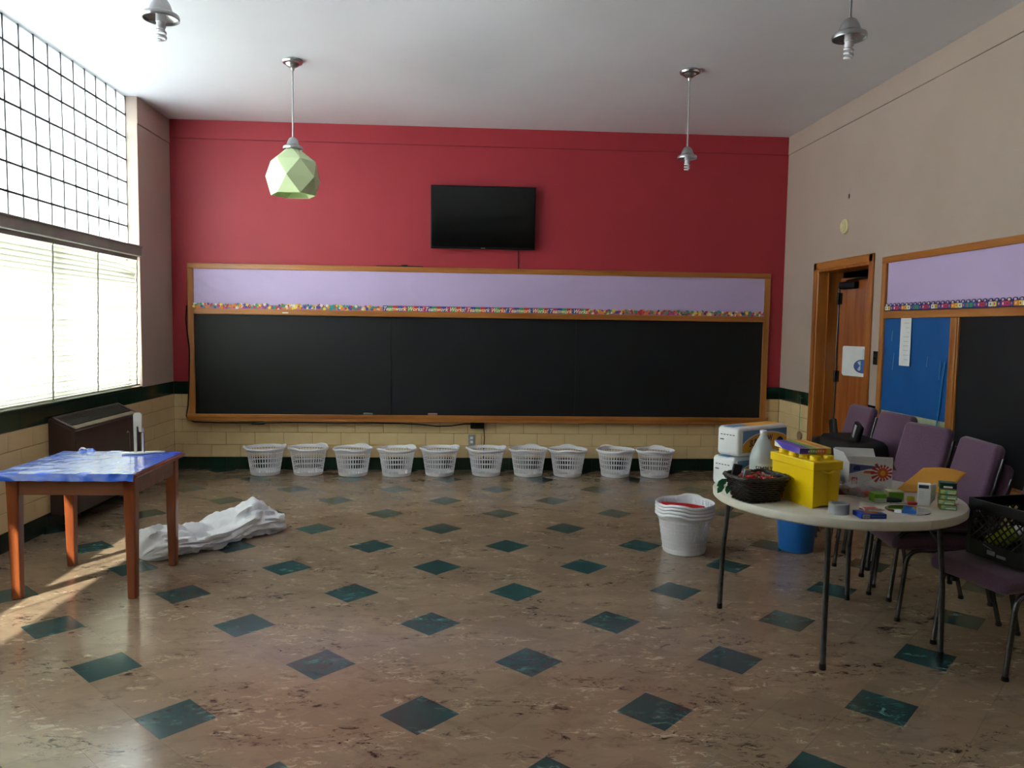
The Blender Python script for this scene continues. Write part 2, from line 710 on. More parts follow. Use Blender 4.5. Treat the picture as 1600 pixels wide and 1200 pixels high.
# right wall with the door opening
YD0, YD1, ZDR = -.845, -1.85, 2.18
b = new()
for y0, y1 in ((YD0, 0), (YB, YD1)):
    bx(b, (XR, y0, ZD), (XR + .25, y1, ZC), mi=0)
    bx(b, (XR + .009, y0, 0), (XR + .25, y1, ZD), mi=1)
bx(b, (XR, YD1, ZDR), (XR + .25, YD0, ZC), mi=0)
wall_right = struct(ob('wall_right', b, [M_BEIGE, M_GROUT]))
MR = Matrix(((0, 1, 0, XR + .012), (-1, 0, 0, 0), (0, 0, 1, 0), (0, 0, 0, 1)))
lay_tiles(wall_right, MR, -YD0, .18 - TW)
lay_tiles(wall_right, MR @ T(-YD1, 0, 0), YD1 - YB, .1 - TW, stuff_after=4.0)
b = new()
bx(b, (XR - .006, YB, 3.485), (XR, 0, ZC), bev=.002, seg=1)
ob('plaster_band', b, M_BEIGE, wall_right)
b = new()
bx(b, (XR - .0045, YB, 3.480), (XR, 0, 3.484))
ob('crack_shadow_line', b, mat('dark_taupe_crack_shadow', (138, 120, 110), .7), wall_right)  # crack and shadow line drawn here too as a dark taupe strip
# unseen wall behind the camera, coloured dark to cut bounced light
b = new()
bx(b, (XL - .3, YB - .2, 0), (XR + .25, YB, ZC))
struct(ob('wall_front', b, mat('dark_rear_wall', (112, 92, 76), .6, var=.1, vs=3)))
# corridor behind the door
b = new()
bx(b, (XR + 1.7, -4, 0), (XR + 1.8, .25, 2.9))
bx(b, (XR + .25, -4.1, 0), (XR + 1.8, -4, 2.9))
bx(b, (XR + .25, .15, 0), (XR + 1.7, .25, 2.9))
bx(b, (XR + .24, -4.1, 2.9), (XR + 1.8, .25, 3.0))
struct(ob('wall_hall', b, M_HALL))

# ---- window band: glass block above, sashes with blinds below
XW = -3.20           # inner face of the glass
GW, GH = .1935, .2066
b = new()
WIN = struct(ob('window_1', (lambda: (bx(b, (XW - .09, YW1, 2.262), (XW - .075, YW0, ZC)), b)[1])(), M_PANE))
# mortar lines and frame (the carrier sheet above is clear outer glazing)
zr = [3.675, 3.501, 3.294, 3.087, 2.881, 2.674, 2.471, 2.264]
ncol = int((YW0 - YW1) / GW)
b = new()
for k, z in enumerate(zr[1:-1]):
    bx(b, (XW - .05, YW1, z - .007), (XW + .002, YW0, z + .007))
for c in range(ncol + 1):
    y = YW0 - c * GW
    bx(b, (XW - .05, y - .006, 2.264), (XW + .001, y + .006, ZC))
ob('mortar_joint', b, M_MORTAR, WIN)


def block_mesh(h):
    bb = new()
    wd = GW - .0124
    ht = h - .0144
    bx(bb, (-.045, -wd / 2, 0), (0, wd / 2, ht), bev=.007, seg=2, mi=0)
    bb.normal_update()
    for f in bb.faces:
        if f.normal.x < .1 or f.calc_center_median().x < -.012:
            f.material_index = 1
    return mesh(bb, [M_GLASSIN, M_GLASSOUT], 'glass_block', 40)


gfield = new()
for r in range(7):
    h = zr[r] - zr[r + 1]
    me = block_mesh(h)
    for c in range(ncol):
        y = YW0 - (c + .5) * GW
        if y > -3.7:
            o = ob('glass_block', me, None, WIN)
            o.location = (XW, y, zr[r + 1] + .0072)
        else:
            f0 = len(gfield.verts)
            gfield.from_mesh(me)
            gfield.verts.ensure_lookup_table()
            for v in gfield.verts[f0:]:
                v.co += Vector((XW, y, zr[r + 1] + .0072))
stuff(ob('glass_block_field', gfield, [M_GLASSIN, M_GLASSOUT], WIN, 40))
# steel sash below
b = new()
for y in (YW0, -2.2, -3.67, -5.15, YW1):
    bx(b, (XW - .06, y - .03, ZD), (XW - .01, y + .03, 2.262))
for z in (ZD + .02, 2.24):
    bx(b, (XW - .06, YW1, z - .02), (XW - .01, YW0, z + .02))
ob('sash_frame', b, M_METALW, WIN)
ys = [YW0, -2.2, -3.67, -5.15, YW1]
for a, c in zip(ys, ys[1:]):
    b = new()
    bx(b, (XW - .040, c + .03, ZD + .04), (XW - .034, a - .03, 2.22))
    ob('pane', b, M_PANE, WIN)
b = new()
bx(b, (XW - .2, YW1, ZD - .01), (XL + .004, YW0, ZD + .012), bev=.006)
struct(ob('trim_1', b, M_GTILE))
b = new()
bx(b, (XW - .03, YW1, 2.185), (XL + .035, YW0 - .03, 2.275), bev=.008)
bx(b, (XW - .03, YW1, 2.268), (XL + .045, YW0 - .03, 2.282), bev=.003)
struct(ob('trim_2', b, M_METALW))
# unseen eave added outside to shade the top row of blocks
b = new()
bx(b, (XW - .42, YB, 3.60), (XW - .10, .25, 3.70))
struct(ob('added_eave', b, M_MORTAR))


# ---- venetian blinds
def slat_mesh(L, tilt, sag=0, wob=0):
    bb = new()
    n = 14
    W = .052
    prev = None
    ca, sa = math.cos(tilt), math.sin(tilt)
    for i in range(n + 1):
        t = i / n
        y = -L * t
        row = []
        for j in range(5):
            s = (j / 4 - .5)
            px, pz = s * W, .005 * (1 - 4 * s * s)
            x, z = px * ca + pz * sa, -px * sa + pz * ca
            z += sag * max(0, 1 - t * 5) ** 2 + wob * math.sin(7 * t + j)
            row.append(bb.verts.new((x, y, z)))
        if prev:
            for j in range(4):
                bb.faces.new((prev[j], prev[j + 1], row[j + 1], row[j]))
        prev = row
    return mesh(bb, M_SLAT, 'slat', 60)


XB = XL - .035
BY0, BL = -.832, 2.88


def make_blind(label, dy=0, low_open=False):
    t = thing('venetian_blind', label, 'blind', (XB, BY0 + dy, ZD + .02), 0, 'venetian blinds along the window')
    bb = new()
    bx(bb, (-.028, -BL, 1.185), (.028, 0, 1.225), bev=.004)
    ob('headrail', bb, M_METALW, t)
    n = 29
    for k in range(n):
        z = .045 + k * .0395
        tilt = D2R(57) if low_open and z < .44 else D2R(-46 + 9 * math.sin(k * 1.7))
        if z > .95:
            tilt = D2R(-66)
        sag = 0
        if k >= n - 3:
            sag = -.012 - .006 * (n - k)
        ob('slat', slat_mesh(BL, tilt, sag, .0012 * math.sin(k)), None, t, loc=(0, 0, z))
    bb = new()
    bx(bb, (-.026, -BL, 0), (.026, 0, .016), bev=.004)
    ob('bottom_rail', bb, M_SLAT, t)
    for yy in (-.02, -.80, -1.52, -2.24, -2.75):
        bb = new()
        tube(bb, [(.03 + .002 * math.sin(i * 2.1), yy - .06 * (1 - i / 24), .01 + i / 24 * 1.18) for i in range(25)], .006, 6)
        ob('ladder_tape', bb, M_METALW, t, 60)
    return t


bl = make_blind('cream venetian blind over the lower window, next to the red wall corner')
make_blind('cream venetian blind, second along from the red wall corner, lower slats open', -BL - .02, True)

# ================================================================== BACK WALL
# ---- chalkboard
BX0, BX1, BZ0, BZ1 = -2.930, 3.341, .535, 2.197
cb = thing('chalkboard', 'long oak framed chalkboard with lilac paper band on the red wall', 'chalkboard', (0, 0, BZ0))


def zb(z):
    return z - BZ0


def rail(name, lo, hi, m, parent, bev=.006):
    bb = new()
    bx(bb, lo, hi, bev=bev)
    return ob(name, bb, m, parent)


rail('top_rail', (BX0, -.035, zb(2.140)), (BX1, 0, zb(BZ1)), M_OAK, cb)
rail('side_stile', (BX0, -.033, zb(.60)), (BX0 + .066, 0, zb(2.142)), M_OAKZ, cb)
rail('side_stile', (BX1 - .066, -.033, zb(.60)), (BX1, 0, zb(2.142)), M_OAKZ, cb)
mr = rail('middle_rail', (BX0 + .066, -.050, zb(1.672)), (BX1 - .066, 0, zb(1.722)), M_OAK, cb)
rail('ledge', (BX0 + .066, -.068, zb(1.664)), (BX1 - .066, -.012, zb(1.682)), M_OAK, mr, .004)
tr = rail('chalk_tray', (BX0, -.095, zb(.535)), (BX1, 0, zb(.600)), M_OAK, cb)
rail('tray_lip', (BX0, -.105, zb(.575)), (BX1, -.085, zb(.612)), M_OAK, tr, .005)
for a, c in ((BX0 + .066, -.801), (-.797, 1.196), (1.200, BX1 - .066)):
    bb = new()
    bx(bb, (a, -.014, zb(.600)), (c, -.004, zb(1.668)), bev=.0015, seg=1)
    ob('slate_panel', bb, M_SLATE, cb)


rail('backing_board', (BX0 + .03, -.006, zb(.56)), (BX1 - .03, -.0005, zb(2.16)), M_BLACKPL, cb, 0)


def paper_mesh(x0, x1, z0, z1, m, seed, amp=.004, nx=40, nz=10):
    bb = new()
    g = []
    for i in range(nx + 1):
        for j in range(nz + 1):
            x = x0 + (x1 - x0) * i / nx
            z = z0 + (z1 - z0) * j / nz
            v = Vector((x * 2.0 + seed, z * 3.2, seed))
            y = -.014 - amp * (.8 + .8 * mnoise.noise(v + Vector((z * 1.5, 0, 0))) + .75 * max(0, 1 - 5 * abs(mnoise.noise(v * 1.6 + Vector((z * 3, 2, 0))))) * max(0, mnoise.noise(v * .8) + .35))
            g.append(bb.verts.new((x, y, z)))
    for i in range(nx):
        for j in range(nz):
            a = i * (nz + 1) + j
            bb.faces.new((g[a], g[a + nz + 1], g[a + nz + 2], g[a + 1]))
    return mesh(bb, m, 'paper', 80)


ob('paper_panel', paper_mesh(BX0 + .066, -1.258, zb(1.718), zb(2.142), M_LILAC, 1.3, .012, 90, 24), None, cb)
ob('paper_panel', paper_mesh(-1.262, BX1 - .062, zb(1.718), zb(2.142), M_LILAC, 7.7, .013, 240, 24), None, cb)
# coloured border strip: shapes at both ends, lettering between
BC = [mat('strip_' + n, c, .5, var=.05, vs=30) for n, c in (
    ('red', (214, 44, 60)), ('yellow', (244, 214, 70)), ('green', (60, 160, 110)), ('blue', (58, 80, 170)),
    ('magenta', (190, 60, 130)), ('teal', (40, 150, 150)), ('orange', (236, 140, 50)), ('white', (240, 232, 214)))]
STX0, STX1, STZ0, STZ1 = BX0 + .07, BX1 - .068, zb(1.722), zb(1.782)
TXA, TXB = -.885, 1.345
bb = new()
bx(bb, (STX0, -.044, STZ0), (STX1, -.0425, STZ1 - .016))
strip = ob('border_strip', bb, mat('strip_back', (206, 120, 150), .5), cb)
bb = new()
rnd = random.Random(3)
x = STX0
while x < STX1:
    if TXA - .02 < x < TXB:
        x = TXB
        continue
    z = STZ0 + rnd.uniform(.012, STZ1 - STZ0 - .010)
    r = rnd.uniform(.014, .024)
    a0 = rnd.uniform(0, 6)
    n = 10
    pl = [((r if k % 2 else r * .55) * math.cos(a0 + 2 * PI * k / n), (r if k % 2 else r * .55) * math.sin(a0 + 2 * PI * k / n)) for k in range(n)]
    prism(bb, pl, .0012, T(x, -.0445 - rnd.uniform(0, .001), z) @ RX(PI / 2), mi=rnd.randrange(8))
    x += rnd.uniform(.006, .011)
stuff(ob('printed_shapes', bb, BC, strip))
bb = new()
x = TXA
k = 0
order = [3, 2, 0, 3, 4, 2, 0, 3, 4]
while x < TXB:
    wd = .052
    bx(bb, (x, -.0452, STZ0), (min(x + wd, TXB), -.0438, STZ1), mi=order[k % 9])
    x += wd
    k += 1
stuff(ob('printed_blocks', bb, BC, strip))
wd = (TXB - TXA) / 5
for k in range(5):
    tb = text_bm('Teamwork Works!', .060, .35, .0008)
    a, c = width_of(tb)
    s = (wd * .965) / (c - a)
    tb.transform(T(TXA + k * wd + .008, -.0465, STZ0 + .008) @ RX(PI / 2) @ Matrix.Diagonal((s, 1, 1, 1)) @ T(-a, 0, 0))
    ob('lettering', tb, mat('strip_letter_cream', (250, 232, 190), .5, var=.12, vs=30, col2=(250, 220, 120)), strip)

# items on the board
b = new()
bx(b, (-.05, -.02, 0), (.05, .02, .018), bev=.004, mi=0)
bx(b, (-.05, -.02, .018), (.05, .02, .03), bev=.003, mi=1)
tag(ob('chalk_eraser', b, [mat('grey_felt', (70, 74, 78), .9), mat('grey_eraser_back', (110, 116, 120), .5)], loc=(-1.038, -.062, .6005)),
    'grey chalk eraser lying on the oak chalk tray', 'eraser')
b = new()
bx(b, (-.05, -.02, 0), (.05, .02, .018), bev=.004, mi=0)
bx(b, (-.05, -.02, .018), (.05, .02, .03), bev=.003, mi=1)
tag(ob('chalk_eraser', b, [mat('grey_felt2', (120, 90, 90), .9), mat('pink_eraser_back', (206, 160, 164), .5)], loc=(-.348, -.062, .6005)),
    'pink backed chalk eraser lying on the oak chalk tray', 'eraser')
b = new()
tube(b, [(-.03, 0, .006), (.03, 0, .006)], .006, 8)
tag(ob('chalk_stick', b, M_WHITEP, loc=(-1.909, -.05, 1.682)), 'short white chalk piece on the middle rail of the long chalkboard', 'chalk')
b = new()
bx(b, (-.035, -.018, 0), (.035, .018, .022), bev=.008)
tube(b, [(.03, 0, .008), (.10, .0, .006), (.2, .004, .005)], .004, 6)
tube(b, [(-.03, 0, .008), (-.10, .0, .006), (-.3, .004, .005)], .004, 6)
tag(ob('cable_plug', b, M_CABLE, loc=(-.66, -.018, BZ1)), 'small dark plug lying on top of the long chalkboard frame', 'plug')

# television
tv = thing('television', 'black flat screen television mounted on the red wall', 'television', (.174, 0, 2.395))
b = new()
bx(b, (-.556, -.085, 0), (.556, -.045, .662), bev=.006)
ob('bezel', b, M_BLACKPL, tv)
b = new()
bx(b, (-.544, -.0865, .022), (.544, -.084, .650))
ob('screen', b, M_TV, tv)
b = new()
bx(b, (-.30, -.045, .12), (.30, -.02, .55), bev=.01)
ob('rear_housing', b, M_BLACKPL, tv)
b = new()
bx(b, (-.14, -.02, .15), (.14, 0, .5))
ob('wall_bracket', b, M_STEEL, tv)
b = new()
bx(b, (-.024, -.087, .005), (.024, -.085, .014))
ob('name_badge', b, M_GREYPR, tv)
b = new()
tube(b, [(.555, -.012, 2.45), (.557, -.008, 2.3), (.56, -.008, 2.2)], .005, 6)
tag(ob('power_cable', b, M_CABLE), 'short black cable dropping from the television to the board frame', 'cable')

# long cable round the board, with power box
pts = [(-2.945, -.012, 1.75), (-2.95, -.03, 1.6), (-2.915, -.042, 1.3), (-2.92, -.042, 1.0), (-2.935, -.042, .7), (-2.96, -.03, .58), (-2.93, -.06, .545),
       (-2.86, -.075, .522), (-2.6, -.075, .516), (-2.22, -.075, .514), (-1.8, -.075, .524), (-1.4, -.075, .520), (-1.0, -.075, .524), (-.7, -.075, .520),
       (-.5, -.07, .510), (-.3, -.06, .490), (-.15, -.06, .495), (.0, -.05, .515), (.07, -.04, .515)]
b = new()
tube(b, pts, .007, 6)
bx(b, (-2.27, -.095, .497), (-2.13, -.06, .525), bev=.010)
tag(ob('extension_cable', b, M_CABLE, smooth=60), 'long black cable hanging round the edge of the long chalkboard', 'cable')
b = new()
bx(b, (-.075, -.075, 0), (.075, 0, .075), bev=.008, M=Matrix.Shear('XZ', 4, (.35, 0)) if False else None)
bx(b, (-.04, -.08, .02), (.0, -.07, .05), bev=.002)
tube(b, [(.07, -.03, .01), (.08, -.02, -.1), (.075, -.02, -.2), (.07, -.02, -.38)], .005, 6)
tag(ob('power_box', b, M_BLACKPL, loc=(.135, -.004, .468)), 'black power box with hanging cord under the chalk tray', 'power box')
b = new()
bx(b, (-.037, -.008, -.058), (.037, 0, .058), bev=.003, mi=0)
for z in (-.022, .022):
    bx(b, (-.015, -.011, z - .014), (.015, -.006, z + .014), bev=.002, mi=1)
tag(ob('wall_outlet', b, [M_GREYPR, M_WHITEP], loc=(.076, 0, .335)), 'grey electrical outlet on the cream tiles under the power box', 'outlet')

# ---- laundry baskets
HB, RT, RB = .285, .191, .146


def basket_meshes():
    n = 38

    def rad(z):
        return RB + (RT - RB) * z / HB
    lat = new()
    for k in range(n):
        a = 2 * PI * k / n
        M = RZ(a)
        for (z0, z1) in ((.03, HB - .012),):
            w2 = .0036
            vs = []
            for z in (z0, z1):
                r = rad(z)
                for rr in (r, r - .004):
                    for s in (-w2, w2):
                        vs.append(lat.verts.new(M @ Vector((rr, s, z))))
            for f in ((0, 1, 5, 4), (2, 3, 7, 6), (0, 2, 6, 4), (1, 3, 7, 5)):
                lat.faces.new([vs[i] for i in f])
    for z in (.085, .135, .185, .235):
        r = rad(z) + .001
        lathe(lat, [(r, z - .004), (r, z + .004), (r - .005, z + .004), (r - .005, z - .004)], n, closed=True)
    me_l = mesh(lat, M_WHITEPL, 'lattice')
    bs = new()
    lathe(bs, [(0, .006), (RB - .01, .006), (rad(.035) - .004, .035), (rad(.035) + .002, .035), (RB + .001, .004), (RB - .006, 0), (0, 0)], n)
    me_b = mesh(bs, M_WHITEPL, 'base', 40)
    rm = new()
    # rim raised into two grips
    rings = []
    for k in range(64):
        a = 2 * PI * k / 64
        g = max(0, math.cos(a) ** 2 - .78) / .22
        g = g * g * (3 - 2 * g)
        M = RZ(a)
        lift = .016 * g
        out = .012 * g
        prof = [(RT - .004, HB - .03 + lift * .3), (RT + .002, HB - .004 + lift), (RT + .012 + out, HB + .002 + lift), (RT + .019 + out, HB - .006 + lift), (RT + .019 + out, HB - .014 + lift), (RT + .012, HB - .012 + lift * .6), (RT + .003, HB - .032)]
        rings.append([rm.verts.new(M @ Vector((r, 0, z))) for r, z in prof])
    for k in range(64):
        a, c = rings[k], rings[(k + 1) % 64]
        m = len(a)
        for j in range(m):
            rm.faces.new((a[j], c[j], c[(j + 1) % m], a[(j + 1) % m]))
    me_r = mesh(rm, M_WHITEPL, 'rim', 50)
    return me_l, me_b, me_r


BL_L, BL_B, BL_R = basket_meshes()


def basket(loc, rz, label, group):
    t = thing('laundry_basket', label, 'basket', loc, rz, group)
    ob('lattice', BL_L, None, t)
    ob('base', BL_B, None, t)
    ob('rim', BL_R, None, t)
    return t


ordn = ['first', 'second', 'third', 'fourth', 'fifth', 'sixth', 'seventh', 'eighth', 'ninth', 'last']
for k, (x, y, a) in enumerate(((-2.086, -.26, .35), (-1.64, -.26, .9), (-1.17, -.30, 1.2), (-.712, -.31, .75), (-.263, -.28, .5), (.23, -.27, .3),
                               (.68, -.29, 1.3), (1.101, -.30, 1.45), (1.614, -.31, -1.2), (2.039, -.36, 1.2))):
    lab = 'white lattice laundry basket, %s in the row below the chalkboard counting from the window' % ordn[k]
    basket((x, max(-.30, min(-.235, y + .03)), 0), a, lab, 'white baskets in a row under the chalkboard')

# nested stack of baskets by the round table
for k in range(4):
    lab = ('bottom white basket of the nested stack beside the round table', 'second white basket up in the nested stack beside the round table',
           'third white basket up in the nested stack beside the round table', 'top white basket of the nested stack, holding a red folder')[k]
    basket((1.568, -3.083, .0235 * k), .95 + .04 * k, lab, 'nested white baskets beside the round table')
b = new()
pp = [(-.15, -.02), (-.04, -.035), (.03, -.028), (.15, -.03), (.16, .0), (.05, .03), (-.05, .04), (-.15, .05)]
prism(b, pp, .012, RX(.35))
tag(ob('red_folder', b, M_REDPL, loc=(1.553, -3.09, .318), rot=(0, .05, .1)), 'red folder lying in the top basket of the nested stack', 'folder')

# ================================================================== CEILING LAMPS
def pendant(loc, label, shade=None, zcap=2.985, lean=0):
    t = thing('pendant_lamp', label, 'lamp', (loc[0], loc[1], ZC), 0, 'ceiling pendants')
    bb = new()
    lathe(bb, [(0, 0), (.078, 0), (.082, -.012), (.076, -.026), (.055, -.030), (.045, -.045), (.030, -.056), (.016, -.062), (.012, -.085), (0, -.085)], 32)
    ob('canopy', bb, M_CHROME, t, 35)
    dz = zcap - ZC
    bb = new()
    tube(bb, [(0, 0, -.05), (0, 0, dz + .06)], .0065, 10)
    ob('rod', bb, M_CHROME, t, 60)
    bb = new()
    lathe(bb, [(0, dz + .075), (.016, dz + .074), (.030, dz + .066), (.043, dz + .042), (.050, dz + .018), (.060, dz + .010), (.076, dz + .002), (.080, dz - .008), (.078, dz - .02),
               (.074, dz - .02), (.074, dz - .006), (.05, dz + .008), (.03, dz + .03), (0, dz + .05)], 36)
    ob('cap', bb, M_CHROME, t, 35)
    bb = new()
    lathe(bb, [(0, dz + .03), (.021, dz + .03), (.022, dz - .03), (.019, dz - .032), (.019, dz - .048), (0, dz - .048)], 20)
    ob('socket', bb, M_WHITEPL, t, 40)
    bu = new()
    # spiral tube bulb
    pts = []
    for i in range(61):
        a = i / 60 * 2 * PI * 2.8
        rr = .018 * (1 if i > 6 else .4 + .1 * i)
        pts.append((rr * math.cos(a), rr * math.sin(a), dz - .055 - i / 60 * .058))
    tube(bu, pts, .0062, 6)
    lathe(bu, [(0, dz - .040), (.020, dz - .040), (.021, dz - .052), (.012, dz - .062), (0, dz - .062)], 16)
    ob('spiral_bulb', bu, M_WHITEPL, t, 50)
    if shade:
        shade(t, dz)
    return t


def geo_shade(t, dz):
    sh = new()
    n = 5
    lv = [(dz - .012, .048, 0), (dz - .115, .180, .5), (dz - .255, .222, 0), (dz - .385, .180, .5)]
    rings = []
    for z, r, o in lv:
        k = 6
        rings.append([Vector((r * math.cos(2 * PI * (j + o) / k + .5), r * math.sin(2 * PI * (j + o) / k + .5), z)) for j in range(k)])
    k = 6
    V = [[sh.verts.new(p) for p in r] for r in rings]
    for i in range(3):
        a, c = V[i], V[i + 1]
        o1 = lv[i][2]
        for j in range(k):
            if o1 == 0:
                sh.faces.new((a[j], a[(j + 1) % k], c[j]))
                sh.faces.new((a[(j + 1) % k], c[(j + 1) % k], c[j]))
            else:
                sh.faces.new((a[j], a[(j + 1) % k], c[(j + 1) % k]))
                sh.faces.new((a[j], c[(j + 1) % k], c[j]))
    o = ob('faceted_shade', sh, [M_SHADEG], t)
    md = o.modifiers.new('thickness', 'SOLIDIFY')
    md.thickness = .003
    md.offset = -1


pendant((-1.403, -1.967), 'pendant lamp with pale green faceted shade near the window', geo_shade, 2.995)
pendant((1.797, -2.05), 'bare bulb metal pendant hanging before the red wall', None, 2.990)
pendant((-1.37, -4.78), 'bare bulb metal pendant, the one nearest the glass block window', None, 2.940)
pendant((1.785, -4.78), 'bare bulb metal pendant above the round folding table', None, 2.968)

# ================================================================== RIGHT WALL
# ---- door
door = struct(thing('door_1', 'oak framed doorway with veneer door ajar in the taupe wall', 'door', (XR, 0, 0)))
for k in ('category',):
    del door[k]
for nm, lo, hi in (('casing', (-.022, YD0, 0), (.0, YD0 + .068, ZDR + .072)), ('casing', (-.022, YD1 - .068, 0), (.0, YD1, ZDR + .072))):
    b = new()
    bx(b, lo, hi, bev=.006)
    ob(nm, b, M_JAMB, door)
b = new()
bx(b, (-.022, YD1 - .066, ZDR - .002), (0, YD0 + .066, ZDR + .072), bev=.006)
ob('head_casing', b, M_OAKY, door)
for lo, hi in (((-.01, YD0 - .022, 0), (.25, YD0 - .0005, ZDR - .0005)), ((-.01, YD1 + .0005, 0), (.25, YD1 + .022, ZDR - .0005)), ((-.01, YD1 + .02, ZDR - .022), (.25, YD0 - .02, ZDR - .0005))):
    b = new()
    bx(b, lo, hi, bev=.002, seg=1)
    ob('jamb', b, M_JAMB, door)
b = new()
bx(b, (.09, YD0 - .034, 0), (.105, YD0 - .02, ZDR - .02))
ob('door_stop', b, M_JAMB, door)
leaf = bpy.data.objects.new('door_leaf', None)
# leaf hinged on the far jamb, swung out into the corridor
b = new()
bx(b, (0, -.94, .01), (.044, 0, 2.10), bev=.002, seg=1)
leaf = ob('door_leaf', b, M_DOOR, door, loc=(.21, YD0 - .045, 0), rot=(0, 0, D2R(13)))
b = new()
bx(b, (-.006, -.66, 1.46), (.0005, -.385, 1.98), bev=.003)
ob('glass_panel', b, M_BLACKPL, leaf)
b = new()
bx(b, (-.009, -.43, 1.62), (-.005, -.40, 1.86))
ob('notice', b, M_WHITEP, leaf)
for z in (.3, 1.13, 1.9):
    b = new()
    tube(b, [(-.012, .012, z - .06), (-.012, .012, z + .06)], .013, 10)
    bx(b, (-.004, -.035, z - .055), (-.0005, .01, z + .055))
    ob('hinge', b, M_BLACKPL, leaf, 50)
b = new()
tube(b, [(-.006, .012, .05), (-.006, .012, 2.05)], .006, 8)
ob('hinge_rod', b, M_GUN, leaf, 50)
b = new()
bx(b, (-.06, -.26, 1.99), (0, -.04, 2.06), bev=.012)
tube(b, [(-.03, -.12, 2.07), (-.05, -.30, 2.085), (-.04, -.52, 2.09)], .010, 8)
ob('door_closer', b, M_BLACKPL, leaf, 50)
# sheet on the door with a blue oval drawing
b = new()
pl = [(-.022, 0), (-.40, 0), (-.415, .015), (-.415, .27), (-.40, .29), (-.012, .29), (0, .278), (0, .02)]
prism(b, [(y, z) for y, z in pl], .003, Matrix(((0, 0, -1, -.0005), (1, 0, 0, -.075), (0, 1, 0, 1.145), (0, 0, 0, 1))), mi=0)
sheet = ob('sheet', b, M_WHITEP, leaf)


def oval(bm, cy, cz, ry, rz_, x, mi, n=28, a0=0, a1=2 * PI):
    pl_ = [(cy + ry * math.cos(a0 + (a1 - a0) * i / n), cz + rz_ * math.sin(a0 + (a1 - a0) * i / n)) for i in range(n)]
    prism(bm, pl_, .0006, Matrix(((0, 0, -1, x), (1, 0, 0, 0), (0, 1, 0, 0), (0, 0, 0, 1))), mi)


b = new()
oval(b, -.36, 1.245, .12, .066, -.0036, 0)
oval(b, -.36, 1.245, .113, .060, -.0043, 1)
for pl in ([(-.29, 1.285), (-.332, 1.298), (-.334, 1.252), (-.310, 1.262)], [(-.292, 1.215), (-.332, 1.256), (-.338, 1.215), (-.315, 1.198)],
           [(-.385, 1.28), (-.405, 1.275), (-.40, 1.25), (-.385, 1.255)]):
    prism(b, pl, .0006, Matrix(((0, 0, -1, -.0050), (1, 0, 0, 0), (0, 1, 0, 0), (0, 0, 0, 1))), 2)
prism(b, [(-.35, 1.315), (-.385, 1.315), (-.375, 1.41), (-.352, 1.415)], .0006, Matrix(((0, 0, -1, -.0036), (1, 0, 0, 0), (0, 1, 0, 0), (0, 0, 0, 1))), 3)
ob('oval_drawing', b, [M_NAVY, mat('drawing_blue', (70, 100, 170), .6), mat('drawing_mint', (190, 222, 224), .6), mat('drawing_pale', (206, 214, 226), .6)], sheet)

# ---- board on the right wall
rb = thing('bulletin_board', 'oak framed board with blue paper, lilac band and chalkboard on the taupe wall', 'board', (XR, -2.09, .53))


def rz_(z):
    return z - .53


YE = -3.4    # local far end (towards the camera)
rail('top_rail', (-.035, YE, rz_(2.145)), (0, 0, rz_(2.20)), M_OAKY, rb)
rail('side_stile', (-.033, -.062, rz_(.60)), (0, 0, rz_(2.147)), M_OAKZ, rb)
rail('middle_rail', (-.038, YE, rz_(1.690)), (0, -.062, rz_(1.748)), M_OAKY, rb)
rail('divider', (-.036, -1.035, rz_(.60)), (0, -.962, rz_(1.69)), M_OAKZ, rb)
rail('inner_bead', (-.028, -1.052, rz_(.60)), (0, -1.035, rz_(1.69)), M_OAKZ, rb, .003)
rail('chalk_tray', (-.09, YE, rz_(.53)), (0, 0, rz_(.60)), M_OAKY, rb)
b = new()
bx(b, (-.014, YE, rz_(.6)), (-.004, -1.052, rz_(1.69)))
ob('slate_panel', b, M_SLATE, rb)
b = new()
bx(b, (-.012, -.962, rz_(.6)), (-.002, -.062, rz_(1.69)))
ob('backing_panel', b, mat('pale_green_backing', (188, 200, 160), .6), rb)


def wall_sheet(y0, y1, z0, z1, m, seed, amp=.005, nx=24, nz=20, skew=0):
    bb = new()
    g = []
    for i in range(nx + 1):
        for j in range(nz + 1):
            y = y0 + (y1 - y0) * i / nx
            z = z0 + (z1 - z0) * j / nz
            v = Vector((y * 2.2 + seed, z * 2.6, seed))
            x = -.015 - amp * (abs(mnoise.noise(v)) * 2 + .4 * mnoise.noise(v * 2.7))
            g.append(bb.verts.new((x, y + skew * j / nz, z)))
    for i in range(nx):
        for j in range(nz):
            a = i * (nz + 1) + j
            bb.faces.new((g[a], g[a + nz + 1], g[a + nz + 2], g[a + 1]))
    return mesh(bb, m, 'sheet', 80)


ob('blue_paper', wall_sheet(-.958, -.064, rz_(.93), rz_(1.692), M_BLUEP, 3.1, .005), None, rb)
for k, (y_, z_, a_, l_) in enumerate(((-.20, 1.545, .1, .04), (-.235, 1.34, .12, .07), (-.70, 1.36, .1, .04), (-.86, 1.30, .05, .07), (-.885, 1.12, .12, .25))):
    b = new()
    bx(b, (-.0008, -.004 if k < 3 else -.007, -l_), (.0008, .004 if k < 3 else .007, l_), bev=.0005, seg=1, M=T(-.0275, y_, rz_(z_)) @ RX(a_))
    ob('tape_bit', b, M_SKYPR if k < 3 else mat('sky_tape', (40, 124, 178), .35), rb)
ob('lilac_paper', wall_sheet(YE, -.075, rz_(1.75), rz_(2.148), M_LILAC, 5.2, .005, 50), None, rb)
